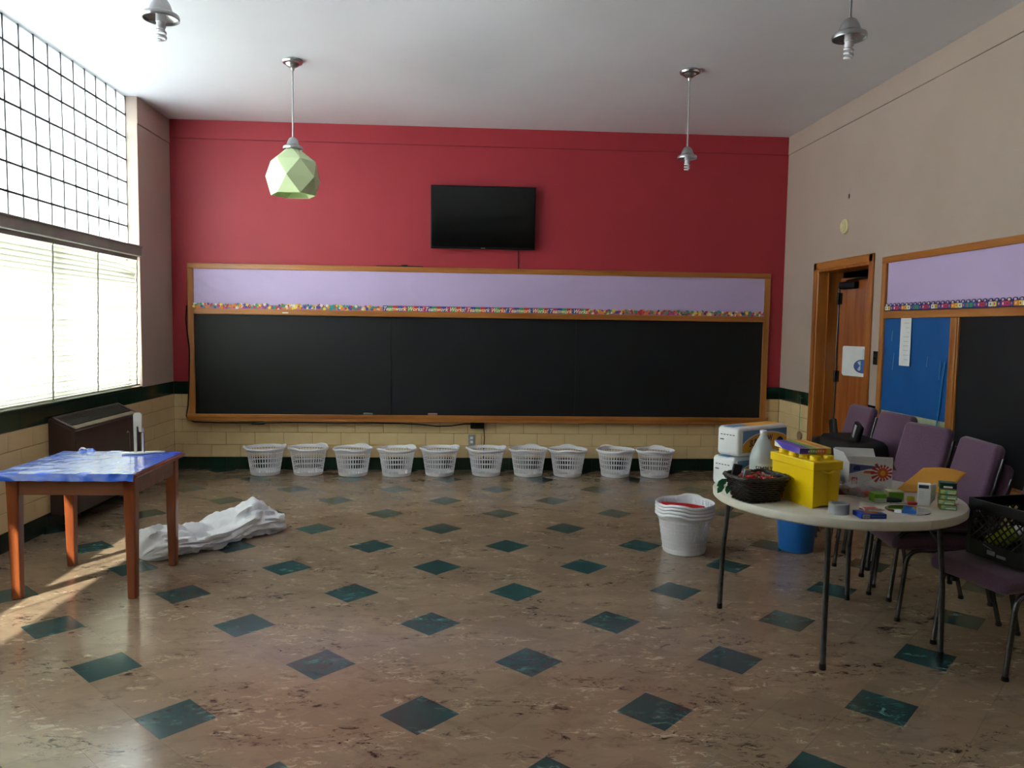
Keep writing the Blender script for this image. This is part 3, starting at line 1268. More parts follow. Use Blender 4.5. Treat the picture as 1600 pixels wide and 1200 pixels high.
# scalloped border with coloured squares
b = new()
y = -.07
x0 = -.028
sc = .058
k = 0
bx(b, (x0, YE, rz_(1.75)), (x0 + .0015, -.068, rz_(1.797)), mi=0)
while y > YE + sc:
    oval(b, y - sc / 2, rz_(1.795), sc * .46, .018, x0 + .0005, 0, 12)
    oval(b, y - sc / 2, rz_(1.799), sc * .22, .008, x0 - .0006, 1 if k % 5 else 2, 10)
    y -= sc
    k += 1
bs_ = ob('scalloped_border', b, [M_NAVY, M_LILAC, BC[7]], rb)
b = new()
y = -.072
rnd = random.Random(11)
cy_ = [7, 1, 3, 4, 0, 3, 6, 1, 7, 3, 5, 2, 3, 4, 0, 3]
k = 0
while y > YE + .05:
    wd = .034 if k % 2 else .046
    c = cy_[k % 16]
    bx(b, (x0 - .0016, y - wd, rz_(1.757)), (x0 - .0004, y - .003, rz_(1.789)), mi=c)
    bx(b, (x0 - .0022, y - wd * .65, rz_(1.766)), (x0 - .0012, y - wd * .35, rz_(1.78)), mi=(c + 3) % 8)
    y -= wd
    k += 1
stuff(ob('printed_squares', b, BC, bs_))
b = new()
bx(b, (-.026, -.462, rz_(1.312)), (-.024, -.315, rz_(1.69)), M=Matrix.Shear('XZ', 4, (0, 0)))
nr = random.Random(5)
ps = ob('paper_strip', b, M_WHITEP, rb)
b = new()
for k in range(9):
    zz = rz_(1.36 + .036 * k)
    bx(b, (-.0268, -.44, zz), (-.0258, -.44 + nr.uniform(.03, .08), zz + .003))
stuff(ob('faint_writing', b, mat('pencil_grey', (178, 180, 188), .7), ps))

b = new()
bx(b, (-.007, -.036, -.058), (0, .036, .058), bev=.003, mi=0)
for z in (.018, -.022):
    bx(b, (-.013, -.012, z - .012), (-.006, .012, z + .012), bev=.002, mi=1)
tag(ob('light_switch', b, [M_GUN, M_BLACKPL], loc=(XR, -2.005, 1.355)), 'dark metal switch plate between the doorway and the blue board', 'switch')
b = new()
lathe(b, [(0, 0), (.068, 0), (.070, .012), (.062, .020), (.052, .020), (.050, .028), (.040, .034), (.030, .032), (.028, .036), (0, .038)], 36, M=RY(-PI / 2))
tag(ob('smoke_detector', b, M_CREAM, smooth=35, loc=(XR, -1.358, 2.545)), 'round aged cream smoke detector above the doorway', 'smoke detector')
b = new()
oval(b, 0, 0, .014, .024, -.0005, 0, 14)
prism(b, [(-.02, .035), (-.014, .035), (-.014, .07), (-.02, .07)], .0008, Matrix(((0, 0, -1, -.0003), (1, 0, 0, 0), (0, 1, 0, 0), (0, 0, 0, 1))), 1)
tag(ob('wall_hole', b, [M_BLACKPL, M_GREYPR], loc=(XR, -1.404, 2.815)), 'small dark hole with paint chips above the smoke detector', 'hole')
t = thing('hanging_paddle', 'wooden disc hanging on a green cord from the green tile beside the doorway', 'paddle', (XR, -.60, .44))
b = new()
tube(b, [(0, 0, .44), (-.02, 0, .445), (-.028, 0, .455), (-.022, 0, .47)], .004, 6)
ob('hook', b, M_CHROME, t, 60)
b = new()
tube(b, [(-.022, 0, .45), (-.02, .003, .25), (-.02, .006, .09)], .003, 6)
ob('cord', b, M_LEAF, t)
b = new()
lathe(b, [(0, 0), (.048, 0), (.05, .005), (.048, .010), (0, .010)], 24, M=T(-.012, .006, .045) @ RY(-PI / 2))
ob('disc', b, mat('worn_wood_disc', (150, 116, 84), .6), t, 40)

# ================================================================== LEFT SIDE
# ---- heater under the window
HY0, HY1 = -2.51, -1.35
ht = thing('wall_heater', 'dark brown metal heater with sloping grille top under the window', 'heater', (XL, HY0, .10))
HL = HY1 - HY0


def hz(z):
    return z - .10


b = new()
prof = [(0, hz(.12)), (.19, hz(.12)), (.20, hz(.14)), (.20, hz(.735)), (.192, hz(.755)), (.012, hz(.845)), (0, hz(.845))]
prism(b, prof, HL, Matrix(((1, 0, 0, .001), (0, 0, 1, 0), (0, 1, 0, 0), (0, 0, 0, 1))))
bmesh.ops.bevel(b, geom=list(b.edges), offset=.006, segments=2, affect='EDGES')
ob('casing', b, M_BROWNM, ht, 35)
sl = math.atan2(.845 - .755, .18)
MG = T(.012, 0, hz(.847)) @ RY(sl)
b = new()
bx(b, (.0, .02, -.002), (.20, .055, .009), bev=.003, M=MG)
bx(b, (.0, HL - .055, -.002), (.20, HL - .02, .009), bev=.003, M=MG)
bx(b, (.0, .02, -.002), (.02, HL - .02, .009), bev=.003, M=MG)
ob('grille_frame', b, M_BROWNM, ht)
b = new()
bx(b, (.150, .055, -.002), (.192, HL - .055, .007), bev=.003, M=MG)
ob('grille_lip', b, M_OLIVE, ht)
for k in range(7):
    b = new()
    xx = .024 + k * .018
    bx(b, (xx, .055, -.002), (xx + .008, HL - .055, .006), M=MG)
    ob('grille_bar', b, M_GRILLE, ht)
b = new()
bx(b, (.02, .054, -.001), (.15, HL - .054, .0005), M=MG)
ob('grille_bed', b, M_BLACKPL, ht)
b = new()
bx(b, (.19, .02, hz(.10)), (.203, .05, hz(.12)))
bx(b, (.02, .03, 0), (.06, .07, hz(.125)))
bx(b, (.02, HL - .07, 0), (.06, HL - .03, hz(.125)))
ob('wall_foot', b, M_GRILLE, ht)

# ---- wooden table with blue plastic cover
wt = thing('wooden_table', 'small red brown wooden table with tapered legs by the window', 'table', (-2.2, -3.675, 0))
TX, TY = .318, .305      # leg centres
for sx in (-1, 1):
    for sy in (-1, 1):
        b = new()
        bx(b, (-.034, -.034, 0), (.034, .034, .70), bev=.008, taper=(.72, .72), M=T(sx * TX, sy * TY, 0))
        ob('leg', b, M_TABLEW, wt)
for nm, lo, hi in (('apron', (-TX + .034, -TY - .022, .60), (TX - .034, -TY + .002, .70)), ('apron', (-TX + .034, TY - .002, .60), (TX - .034, TY + .022, .70)),
                   ('apron', (-TX - .022, -TY + .034, .60), (-TX + .002, TY - .034, .70)), ('apron', (TX - .002, -TY + .034, .60), (TX + .022, TY - .034, .70))):
    b = new()
    bx(b, lo, hi, bev=.002)
    ob(nm, b, M_TABLEX, wt)
b = new()
bx(b, (-.385, -.375, .70), (.375, .395, .728), bev=.012, seg=3)
ob('tabletop', b, M_TABLEW, wt)
# cover: sheet with a drooping, crinkled front and left edge
b = new()
nx, ny = 44, 44
g = {}
for i in range(nx + 1):
    for j in range(ny + 1):
        x = -.400 + .765 * i / nx
        y = -.402 + .790 * j / ny
        v = Vector((x * 9, y * 9, 1.7))
        z = .7305 + .003 * abs(mnoise.noise(v)) + .002 * mnoise.noise(v * 3)
        if j <= 3:
            f = (3 - j) / 3
            z -= f * (.040 + .006 * mnoise.noise(Vector((x * 14, 0, 3))))
            y = -.379 - .012 * f - .006 * mnoise.noise(Vector((x * 16, 4, f)))
        if i <= 3:
            f = (3 - i) / 3
            z -= f * .03
            x = -.390 - .010 * f
        if j >= ny - 3:
            z += .006 * max(0, mnoise.noise(Vector((x * 8, 9, 2)))) + (.018 if i < 12 and i > 6 else 0) * (j - ny + 3) / 3
        g[i, j] = b.verts.new((x, y, z))
for i in range(nx):
    for j in range(ny):
        b.faces.new((g[i, j], g[i + 1, j], g[i + 1, j + 1], g[i, j + 1]))
tcv = ob('table_cover', b, M_BLUECL, None, 70, loc=(-2.2, -3.675, 0))
tag(tcv, 'blue plastic sheet covering the small wooden table', 'table cover')
b = new()
tube(b, [(-.022, 0, .004), (-.01, .01, .016), (.006, 0, .018), (.018, -.004, .012), (.03, .006, .004)], [.004, .007, .006, .007, .003], 6)
tag(ob('tape_scrap', b, M_WHITEP, loc=(-2.47, -3.30, .736)), 'crumpled white scrap at the back edge of the blue covered table', 'scrap')
# slotted upright bracket on a base plate
fk = thing('metal_bracket', 'cream upright slotted bracket with rods standing on the blue cover', 'bracket', (-2.085, -3.385, .735))
b = new()
pl = [(-.095, -.012), (-.09, -.03), (-.05, -.035), (.02, -.03), (.15, .045), (.10, .055), (.0, .03), (-.08, .012)]
prism(b, pl, .008)
ob('base_plate', b, M_WHITEPL, fk)
b = new()
pl = [(-.022, .008), (-.006, .008), (-.006, .17), (.0, .178), (.007, .17), (.010, .14), (.026, .14), (.030, .25), (.018, .262), (-.014, .262), (-.024, .25)]
prism(b, pl, .012, RX(PI / 2) @ T(0, 0, -.006))
ob('slotted_upright', b, mat('cream_enamel', (206, 198, 180), .4), fk)
b = new()
tube(b, [(.028, .01, .008), (.028, .01, .16)], .006, 8)
ob('rod', b, M_WHITEPL, fk, 60)
for dx, hgt in ((-.048, .135), (.040, .13)):
    b = new()
    tube(b, [(dx, 0, .008), (dx, 0, hgt), (dx - .012, 0, hgt + .008), (dx - .016, 0, hgt)], .0022, 6)
    ob('wire_pin', b, M_STEEL, fk, 60)

# ---- crumpled white plastic bag on the floor
b = new()
nu, nv = 120, 56
A, Bq = Vector((-2.17, -3.22, 0)), Vector((-1.47, -2.42, 0))
ax = (Bq - A)
sd = Vector((ax.y, -ax.x, 0)).normalized()
rw = []
for i in range(nu + 1):
    t_ = i / nu
    if t_ < .12:
        env = math.sqrt(max(0, 1 - ((.12 - t_) / .12) ** 2))
    else:
        env = 1
    wd = (.20 + .04 * math.sin(3 * t_ + 1)) * (.35 + .65 * env)
    hh = (.118 + .030 * math.sin(9 * t_ + .6) + .065 * t_ ** 2) * (.25 + .75 * env)
    if t_ > .82:
        wd *= 1 - .10 * (t_ - .82) / .18
        hh *= 1 - .30 * (t_ - .82) / .18
    row = []
    for j in range(nv):
        a = 2 * PI * j / nv
        ca, sa = math.cos(a), math.sin(a)
        p = A + ax * t_ + sd * (wd * ca)
        z = hh * .5 + hh * .62 * sa
        q3 = Vector((t_ * 4.2, ca * 2.1 + t_ * 1.3, sa * 2.1))
        cr = 1.1 * abs(mnoise.noise(q3)) + .6 * abs(mnoise.noise(Vector((t_ * 6 + 4, ca * 5 - t_ * 3, sa * 5)))) + .25 * abs(mnoise.noise(Vector((t_ * 14, ca * 9, sa * 9 + t_ * 8))))
        k = (cr - .42) * .085
        p = p + sd * (ca * k)
        z = z + sa * k
        z = max(z, .003 + .004 * abs(mnoise.noise(q3 * 2)))
        if t_ > .93:
            z += .02 * (t_ - .93) / .07 * mnoise.noise(Vector((a * 1.6, 3, 1)))
        row.append(b.verts.new((p.x, p.y, max(z, .003))))
    rw.append(row)
for i in range(nu):
    for j in range(nv):
        b.faces.new((rw[i][j], rw[i + 1][j], rw[i + 1][(j + 1) % nv], rw[i][(j + 1) % nv]))
b.faces.new(rw[0])
# open mouth: rim folds back inside the bag
prev = rw[nu]
cen = sum((v.co for v in prev), Vector()) / nv
for s_, back in ((.96, .0), (.86, .06), (.72, .16), (.45, .26)):
    cur = []
    for j in range(nv):
        p = cen + (prev[j].co - cen) * (s_ if s_ > .9 else s_ / .98)
        p = p - ax.normalized() * back * .6
        p.z = max(p.z, .006)
        cur.append(b.verts.new(p))
    for j in range(nv):
        b.faces.new((prev[j], cur[j], cur[(j + 1) % nv], prev[(j + 1) % nv]))
    prev = cur
b.faces.new(prev[::-1])
tag(ob('plastic_bag', b, M_BAGP, smooth=50), 'crumpled white plastic bag lying open on the floor behind the wooden table', 'bag')

# ================================================================== ROUND TABLE
TC = (1.925, -4.55)
rtb = thing('folding_table', 'round cream plastic folding table with grey steel legs', 'table', (TC[0], TC[1], 0))
b = new()
lathe(b, [(0, .70), (.585, .70), (.600, .694), (.610, .702), (.612, .728), (.606, .738), (.596, .741), (0, .741)], 96)
nrm_ = Vector((.962, .271, 0))
me_ = bpy.data.meshes.new('t')
b.to_mesh(me_)
b.free()
for sg in (1, -1):
    h_ = new()
    h_.from_mesh(me_)
    r_ = bmesh.ops.bisect_plane(h_, geom=list(h_.verts) + list(h_.edges) + list(h_.faces), plane_co=nrm_ * sg * .0012, plane_no=nrm_ * sg, clear_inner=True)
    bmesh.ops.holes_fill(h_, edges=[e for e in r_['geom_cut'] if isinstance(e, bmesh.types.BMEdge)])
    ob('tabletop_half', h_, M_CREAMPL, rtb, 40)
bpy.data.meshes.remove(me_)
LEGS = [(1.455, -4.209), (1.681, -5.008), (2.326, -4.891), (2.26, -4.09)]
for x, y in LEGS:
    lx, ly = x - TC[0], y - TC[1]
    b = new()
    tx, ty = lx * .93, ly * .93
    if (x, y) == (2.26, -4.09):
        tx, ty = lx * 1.0 + .02, ly * .95
    tube(b, [(lx, ly, .012), (lx * .985, ly * .985, .35), (tx, ty, .695)], .0135, 12)
    lg = ob('leg', b, M_STEEL, rtb, 60)
    b = new()
    lathe(b, [(0, 0), (.015, 0), (.016, .004), (.0155, .03), (0, .03)], 12, M=T(lx, ly, 0))
    ob('foot_cap', b, M_BLACKPL, lg, 40)
    b = new()
    bx(b, (tx - .03, ty - .02, .672), (tx + .03, ty + .02, .699), bev=.004)
    ob('leg_bracket', b, M_GUN, rtb)
for a, c in ((0, 1), (3, 2)):
    p0 = Vector((LEGS[a][0] - TC[0], LEGS[a][1] - TC[1], 0)) * .93
    p1 = Vector((LEGS[c][0] - TC[0], LEGS[c][1] - TC[1], 0)) * .93
    b = new()
    tube(b, [p0 + Vector((0, 0, .682)), p1 + Vector((0, 0, .682))], .009, 8)
    ob('cross_bar', b, M_STEEL, rtb, 60)
    for pe in (p0, p1):
        b = new()
        tube(b, [pe * 1.035 + Vector((0, 0, .545)), pe * .80 + Vector((0, 0, .696))], .006, 8)
        ob('brace', b, M_STEEL, rtb, 60)

# ---- chairs
def chair_parts():
    out = {}
    b_ = new()
    bx(b_, (-.230, -.245, .405), (.230, .265, .485), bev=.034, seg=4)
    for v in b_.verts:
        if v.co.z > .44:
            v.co.z += .012 * (1 - (v.co.x / .23) ** 2) * (1 - (v.co.y / .245) ** 2)
        if v.co.y < -.17:
            v.co.z -= .018 * ((-.17 - v.co.y) / .075) ** 1.5
    out['seat'] = (mesh(b_, M_PURPLE, 'seat', 60), None)
    b_ = new()
    bx(b_, (-.222, -.030, 0), (.222, .030, .43), bev=.028, seg=4)
    for v in b_.verts:
        x_ = v.co.x / .222
        v.co.y += .030 * x_ * x_ * -1
        if v.co.z > .33:
            v.co.x *= 1 - .10 * ((v.co.z - .33) / .10) ** 2
            v.co.z -= .030 * x_ * x_
        if v.co.y < 0:
            v.co.y -= .010 * (1 - x_ * x_)
    b_.transform(T(0, .275, .470) @ RX(-D2R(14)))
    out['backrest'] = (mesh(b_, M_PURPLE, 'backrest', 60), None)
    legs = []
    for s in (-1, 1):
        b_ = new()
        tube(b_, [(s * .212, -.200, .012), (s * .212, -.180, .20), (s * .212, -.168, .32)] +
             arc_path((s * .212, -.165, .335), (s * .212, -.155, .395), (s * .212, -.085, .398), 6) + [(s * .212, .24, .398)], .0125, 8)
        legs.append(('front_leg', mesh(b_, M_GUN, 'front_leg', 60)))
        b_ = new()
        tube(b_, [(s * .212, .330, .012), (s * .212, .280, .22), (s * .212, .250, .40), (s * .208, .285, .52), (s * .205, .355, .80)], .0125, 8)
        legs.append(('rear_leg', mesh(b_, M_GUN, 'rear_leg', 60)))
    out['legs'] = legs
    b_ = new()
    for s in (-1, 1):
        for yy in (-.200, .330):
            lathe(b_, [(0, 0), (.016, 0), (.017, .008), (.014, .022), (0, .022)], 10, M=T(s * .212, yy, 0))
    caps = []
    for s in (-1, 1):
        for yy in (-.200, .330):
            b2 = new()
            lathe(b2, [(0, 0), (.016, 0), (.017, .008), (.014, .022), (0, .022)], 10, M=T(s * .212, yy, 0))
            caps.append(mesh(b2, M_BLACKPL, 'foot_cap', 40))
    b_.free()
    out['caps'] = caps
    b_ = new()
    tube(b_, [(-.21, -.10, .395), (.21, -.10, .395)], .010, 8)
    out['seat_rail'] = mesh(b_, M_GUN, 'seat_rail', 60)
    return out


CP = chair_parts()


def chair(loc, rz, label):
    t = thing('stacking_chair', label, 'chair', loc, rz, 'purple stacking chairs along the wall')
    ob('seat', CP['seat'][0], None, t)
    ob('backrest', CP['backrest'][0], None, t)
    legs = []
    for nm, me in CP['legs']:
        legs.append(ob('leg', me, None, t))
    for me, k in zip(CP['caps'], (0, 1, 2, 3)):
        ob('foot_cap', me, None, legs[k])
    ob('seat_rail', CP['seat_rail'], None, t)
    return t


SH, SF = .108, .048     # stacking rise and forward shift


def stack(x, y, rz, n, labels):
    for k in range(n):
        fx, fy = math.sin(rz), -math.cos(rz)
        chair((x + fx * SF * k, y + fy * SF * k, SH * k), rz, labels[k])


stack(2.627, -4.900, D2R(-79), 1, ['purple padded chair with steel legs carrying the black crate'])
stack(2.604, -4.243, D2R(-98.6), 2, ['lower purple chair of the stack next to the crate chair', 'upper purple chair of the stack next to the crate chair'])
stack(2.714, -3.640, D2R(-84), 2, ['lower purple chair of the middle stack behind the open flower box', 'upper purple chair of the middle stack behind the open flower box'])
stack(2.90, -2.93, D2R(-88), 2, ['lower purple chair of the stack before the blue board', 'upper purple chair of the stack before the blue board'])
stack(2.92, -2.36, D2R(-94), 2, ['lower purple chair of the stack nearest the doorway', 'upper purple chair of the stack nearest the doorway'])

# ---- milk crate with bottle on the front chair
mc = thing('milk_crate', 'black plastic lattice crate standing on the purple chair', 'crate', (2.688, -4.928, .497), D2R(-79))
CW, CD, CH = .165, .165, .275


def crate_side(M, logo=False):
    bb = new()
    w_ = CW
    bx(bb, (-w_, -.004, 0), (w_, .004, .075), M=M)
    bx(bb, (-w_, -.006, CH - .05), (w_, .006, CH), bev=.003, M=M)
    bx(bb, (-w_, -.006, 0), (-w_ + .022, .006, CH), M=M)
    bx(bb, (w_ - .022, -.006, 0), (w_, .006, CH), M=M)
    lo, hi, zl, zh = -w_ + .02, w_ - .02, .07, CH - .045
    st = .040
    for sgn in (1, -1):
        c0 = -1.2
        while c0 < 1.2:
            # line z - zl = sgn * (x - c0)
            pts_ = []
            for xx in (lo, hi):
                zz = zl + sgn * (xx - c0)
                if zl <= zz <= zh:
                    pts_.append((xx, zz))
            for zz in (zl, zh):
                xx = c0 + (zz - zl) / sgn
                if lo < xx < hi:
                    pts_.append((xx, zz))
            if len(pts_) >= 2:
                (xa, za), (xb_, zb_) = pts_[0], pts_[1]
                ln = math.hypot(xb_ - xa, zb_ - za)
                if ln > .01:
                    an = math.atan2(zb_ - za, xb_ - xa)
                    bx(bb, (0, -.0025, -.003), (ln, .0025, .003), M=M @ T(xa, 0, za) @ RY(-an))
            c0 += st
    return bb


for a in range(4):
    M = RZ(a * PI / 2) @ T(0, -CD, 0)
    ob('side_panel', crate_side(M), M_BLACKPL, mc)
b = new()
bx(b, (-CW, -CD, 0), (CW, CD, .008))
ob('bottom_panel', b, M_BLACKPL, mc)
b = new()
bx(b, (-.085, -.0065, .036), (-.03, -.0045, .040), M=T(0, -CD, 0) @ RY(.25) @ T(0, 0, .008))
bx(b, (-.045, -.0065, .024), (.0, -.0045, .046), bev=.002, M=T(0, -CD, 0))
bx(b, (.01, -.0065, .022), (.06, -.0045, .036), bev=.002, M=T(0, -CD, 0))
ob('white_logo', b, M_GREYPR, mc)
b = new()
lathe(b, [(0, 0), (.034, 0), (.037, .01), (.037, .15), (.030, .185), (.014, .205), (.014, .235), (0, .235)], 20, mi=0)
for f in b.faces:
    if f.calc_center_median().z > .175:
        f.material_index = 1
o = ob('soap_bottle', b, [M_LIME, M_WHITEPL], smooth=40)
o.matrix_world = T(2.688, -4.928, .505) @ RZ(D2R(-79)) @ T(-.09, -.105, .055) @ RY(D2R(58))
tag(o, 'lime green plastic bottle lying inside the black crate', 'bottle')
b = new()
bx(b, (-.05, -.02, 0), (.05, .02, .16), bev=.006)
tag(ob('blue_carton', b, [mat('pale_blue_print', (120, 170, 210), .5)], loc=(2.762, -5.003, .506), rot=(0, 0, .4)), 'pale blue carton standing inside the black crate', 'carton')

# ---- blue bucket under the table
bk = thing('plastic_bucket', 'blue plastic bucket on the floor behind the round table', 'bucket', (2.40, -3.05, 0))
b = new()
lathe(b, [(0, .006), (.112, .006), (.138, .30), (.146, .30), (.150, .29), (.144, .285), (.118, .004), (.112, 0), (0, 0)], 40)
ob('shell', b, M_BLUEBK, bk, 40)
b = new()
tube(b, arc_path((0, -.147, .28), (.16, -.14, .10), (.165, 0, .16), 8) + arc_path((.165, 0, .16), (.16, .14, .10), (0, .147, .28), 8)[1:], .003, 6)
ob('bail_handle', b, M_STEEL, bk, 60)

# ---- black bag on the far chairs
bg = thing('black_bag', 'black soft equipment bag with upright straps lying on the far chairs', 'bag', (2.88, -2.89, .612), D2R(-92))
b = new()
bx(b, (-.24, -.16, 0), (.26, .15, .19), bev=.05, seg=4)
for v in b.verts:
    n_ = mnoise.noise(v.co * 9)
    v.co += v.co.normalized() * .02 * n_
    v.co.z = max(v.co.z, 0)
M_BAGB = mat('black_nylon', (13, 12, 13), .7, var=.2, vs=40)
ob('body', b, M_BAGB, bg, 60)
b = new()
bx(b, (-.05, -.02, 0), (.05, .02, .20), bev=.015, M=T(.16, -.08, .13) @ RY(.42))
ob('flap', b, M_BAGB, bg, 60)
b = new()
bx(b, (-.012, -.026, .09), (.012, -.018, .19), bev=.003, M=T(.16, -.08, .13) @ RY(.42))
ob('grey_tag', b, M_GREYPR, bg)
b = new()
bx(b, (-.04, -.02, 0), (.04, .02, .14), bev=.015, M=T(-.20, -.06, .16) @ RY(-.30))
ob('flap', b, M_BAGB, bg, 60)
b = new()
tube(b, [(-.28, -.08, .06), (-.36, -.10, .11), (-.44, -.10, .10), (-.50, -.08, .03)], [.03, .035, .03, .022], 8)
ob('strap', b, M_BAGB, bg, 60)

# ================================================================== THINGS ON THE ROUND TABLE
ZT = .7415


def rotz_from(u):
    return math.atan2(u[1], u[0])


# paper towel packs
def towel_pack(loc, rz, label):
    t = thing('paper_towel_pack', label, 'paper towels', loc, rz, 'paper towel packs on the round table')
    bb = new()
    bx(bb, (0, 0, 0), (.42, .15, .158), bev=.022, seg=3)
    ob('wrap', bb, M_WRAPW, t, 50)
    bb = new()
    bx(bb, (.03, -.0012, .022), (.405, .0004, .138), mi=0)
    n = 20
    ov = [(.03 + .375 * i / n, .022 + .098 * math.sqrt(max(0, 1 - ((i / n - .55) / .60) ** 2))) for i in range(n + 1)]
    prism(bb, [(.03, .022)] + ov[0:] + [(.405, .022)], .0010, Matrix(((1, 0, 0, 0), (0, 0, -1, -.0013), (0, 1, 0, 0), (0, 0, 0, 1))), 1)
    ovw = [(x_, z_ + .006) for x_, z_ in ov]
    prism(bb, ov + ovw[::-1], .0011, Matrix(((1, 0, 0, 0), (0, 0, -1, -.0013), (0, 1, 0, 0), (0, 0, 0, 1))), 2)
    bx(bb, (.05, .03, .1575), (.40, .12, .1585), mi=1)
    bx(bb, (.0, .04, .1578), (.14, .11, .1588), mi=0)
    oval_ = [(.345 + .03 * math.cos(2 * PI * i / 20), .065 + .026 * math.sin(2 * PI * i / 20)) for i in range(20)]
    prism(bb, oval_, .0012, Matrix(((1, 0, 0, 0), (0, 0, -1, -.0022), (0, 1, 0, 0), (0, 0, 0, 1))), 3)
    ob('printed_label', bb, [M_SKYPR, M_GOLDPR, M_WRAPW, M_NAVY], t)
    tb = text_bm('SUNGLOW', .052, .3, .0008)
    a, c = width_of(tb)
    tb.transform(T(.085, -.0032, .050) @ RX(PI / 2) @ RZ(.12) @ Matrix.Diagonal((.20 / (c - a), 1, 1, 1)) @ T(-a, 0, 0))
    ob('lettering', tb, M_NAVY, t)
    bb = new()
    for k in range(5):
        bx(bb, (-.0012, .03 + .02 * k, .112), (.0003, .042 + .02 * k, .116))
    bx(bb, (-.0012, .10, .085), (.0003, .125, .090))
    stuff(ob('ink_marks', bb, M_NAVY, t))
    return t


pu = Vector((.86, .51, 0))
towel_pack((1.425, -4.445, ZT + .001), rotz_from((.86, .51)), 'white and gold wrapped paper towel pack, lower one on the round table')
towel_pack((1.445, -4.455, ZT + .163), rotz_from((.86, .51)) + .02, 'white and gold wrapped paper towel pack, upper one of the pair')

# jug
jg = thing('plastic_jug', 'milky plastic gallon jug with tapering neck behind the wicker basket', 'jug', (1.567, -4.475, ZT))
b = new()
lathe(b, [(0, 0), (.056, 0), (.064, .010), (.066, .15), (.064, .175), (.056, .205), (.036, .250), (.020, .280), (.017, .287), (.017, .297), (0, .297)], 32)
ob('body', b, M_JUG, jg, 50)
b = new()
lathe(b, [(0, .297), (.019, .292), (.019, .311), (.014, .314), (0, .314)], 20)
ob('cap', b, M_WHITEPL, jg, 40)
b = new()
n = 16
for i in range(n):
    a0, a1 = -2.35 + 1.5 * i / n, -2.35 + 1.5 * (i + 1) / n
    quad(b, [(.0672 * math.cos(a), .0672 * math.sin(a), z) for a, z in ((a0, .05), (a1, .05), (a1, .145), (a0, .145))])
lbl = ob('paper_label', b, M_WHITEP, jg)
tb = text_bm('SIMPLY', .034, 0, .0005)
a, c = width_of(tb)
tb.transform(Matrix.Diagonal((.095 / (c - a), 1, 1, 1)) @ T(-(a + c) / 2, 0, 0))
for v in tb.verts:
    an = -1.75 + v.co.x / .068
    rr = .0680 + v.co.z * .5
    v.co = Vector((rr * math.cos(an), rr * math.sin(an), .108 + v.co.y))
ob('lettering', tb, M_DKGREEN, lbl)

# wicker basket with candy
wk = thing('wicker_basket', 'black woven wicker basket on the edge of the round table', 'basket', (1.442, -4.718, ZT), rotz_from((.96, .27)))


def rr_loop(hx, hy, z, n=72, wav=0, ph=0, cr=.03):
    pts_ = []
    for k in range(n):
        a = 2 * PI * k / n
        ca, sa = math.cos(a), math.sin(a)
        p_ = 5
        d = (abs(ca) ** p_ + abs(sa) ** p_) ** (-1 / p_)
        e = 1 + wav * math.sin(k * PI / 2 + ph) / max(hx, hy)
        pts_.append((hx * ca * d * e, hy * sa * d * e, z))
    return pts_


b = new()
NR = 11
for k in range(NR):
    f = k / (NR - 1)
    tube(b, rr_loop(.092 + .034 * f, .078 + .030 * f, .007 + .105 * f, 72, .005, PI * (k % 2)), .0062, 5, closed=True)
ob('woven_wall', b, M_WICKER, wk, 60)
b = new()
for k in range(2):
    tube(b, [(x_, y_, z_ + .004 * math.sin(i * .9 + k * PI)) for i, (x_, y_, z_) in enumerate(rr_loop(.132, .113, .119, 80, .003, k * PI))], .0075, 6, closed=True)
ob('rim', b, M_WICKER, wk, 60)
b = new()
bx(b, (-.088, -.073, .001), (.095, .073, .008), bev=.003)
ob('base', b, M_WICKER, wk)
b = new()
rnd = random.Random(21)
CM = [mat('candy_red', (190, 40, 40), .25, var=.2, vs=60), mat('candy_pink', (226, 130, 120), .25, var=.2, vs=60), mat('candy_silver', (190, 180, 190), .2, metal=.6, var=.1, vs=60),
      mat('candy_brown', (110, 40, 36), .3, var=.2, vs=60), mat('candy_orange', (226, 140, 70), .3, var=.1, vs=60)]
for k in range(95):
    x, y = rnd.uniform(-.105, .105), rnd.uniform(-.088, .088)
    z = .078 + .034 * (1 - (x / .13) ** 2) + rnd.uniform(-.01, .012)
    M = T(x, y, z) @ RZ(rnd.uniform(0, 6)) @ RY(rnd.uniform(-.6, .6))
    mi = rnd.choice((0, 0, 0, 1, 1, 2, 3, 3, 4))
    bx(b, (-.013, -.008, -.006), (.013, .008, .006), bev=.004, M=M, mi=mi)
    for s in (-1, 1):
        prism(b, [(s * .012, -.002), (s * .024, -.009), (s * .024, .009), (s * .012, .002)], .001, M, mi)
bx(b, (-.09, -.075, .012), (.11, .085, .08), bev=.01, mi=3)
o = stuff(ob('wrapped_candy', b, CM, loc=(1.442, -4.718, ZT), rot=(0, 0, rotz_from((.96, .27)))))
tag(o, 'heap of red foil wrapped candies filling the black wicker basket', 'candy')
for k, (dx, dy, m, lab) in enumerate(((-.085, .055, mat('black_packet', (22, 22, 30), .4), 'black packet standing up in the wicker basket'),
                                      (-.04, .03, mat('blue_grey_packet', (150, 166, 190), .4), 'small grey packet standing up in the wicker basket'))):
    b = new()
    hh = .075 if k == 0 else .05
    bx(b, (-.028 + .008 * k, -.006, 0), (.028 - .008 * k, .006, hh), bev=.004)
    tag(ob('snack_packet', b, m, loc=(1.442 + dx * .96 - dy * .27, -4.718 + dx * .27 + dy * .96, ZT + .098), rot=(.1, .15, .4)), lab, 'packet')
b = new()
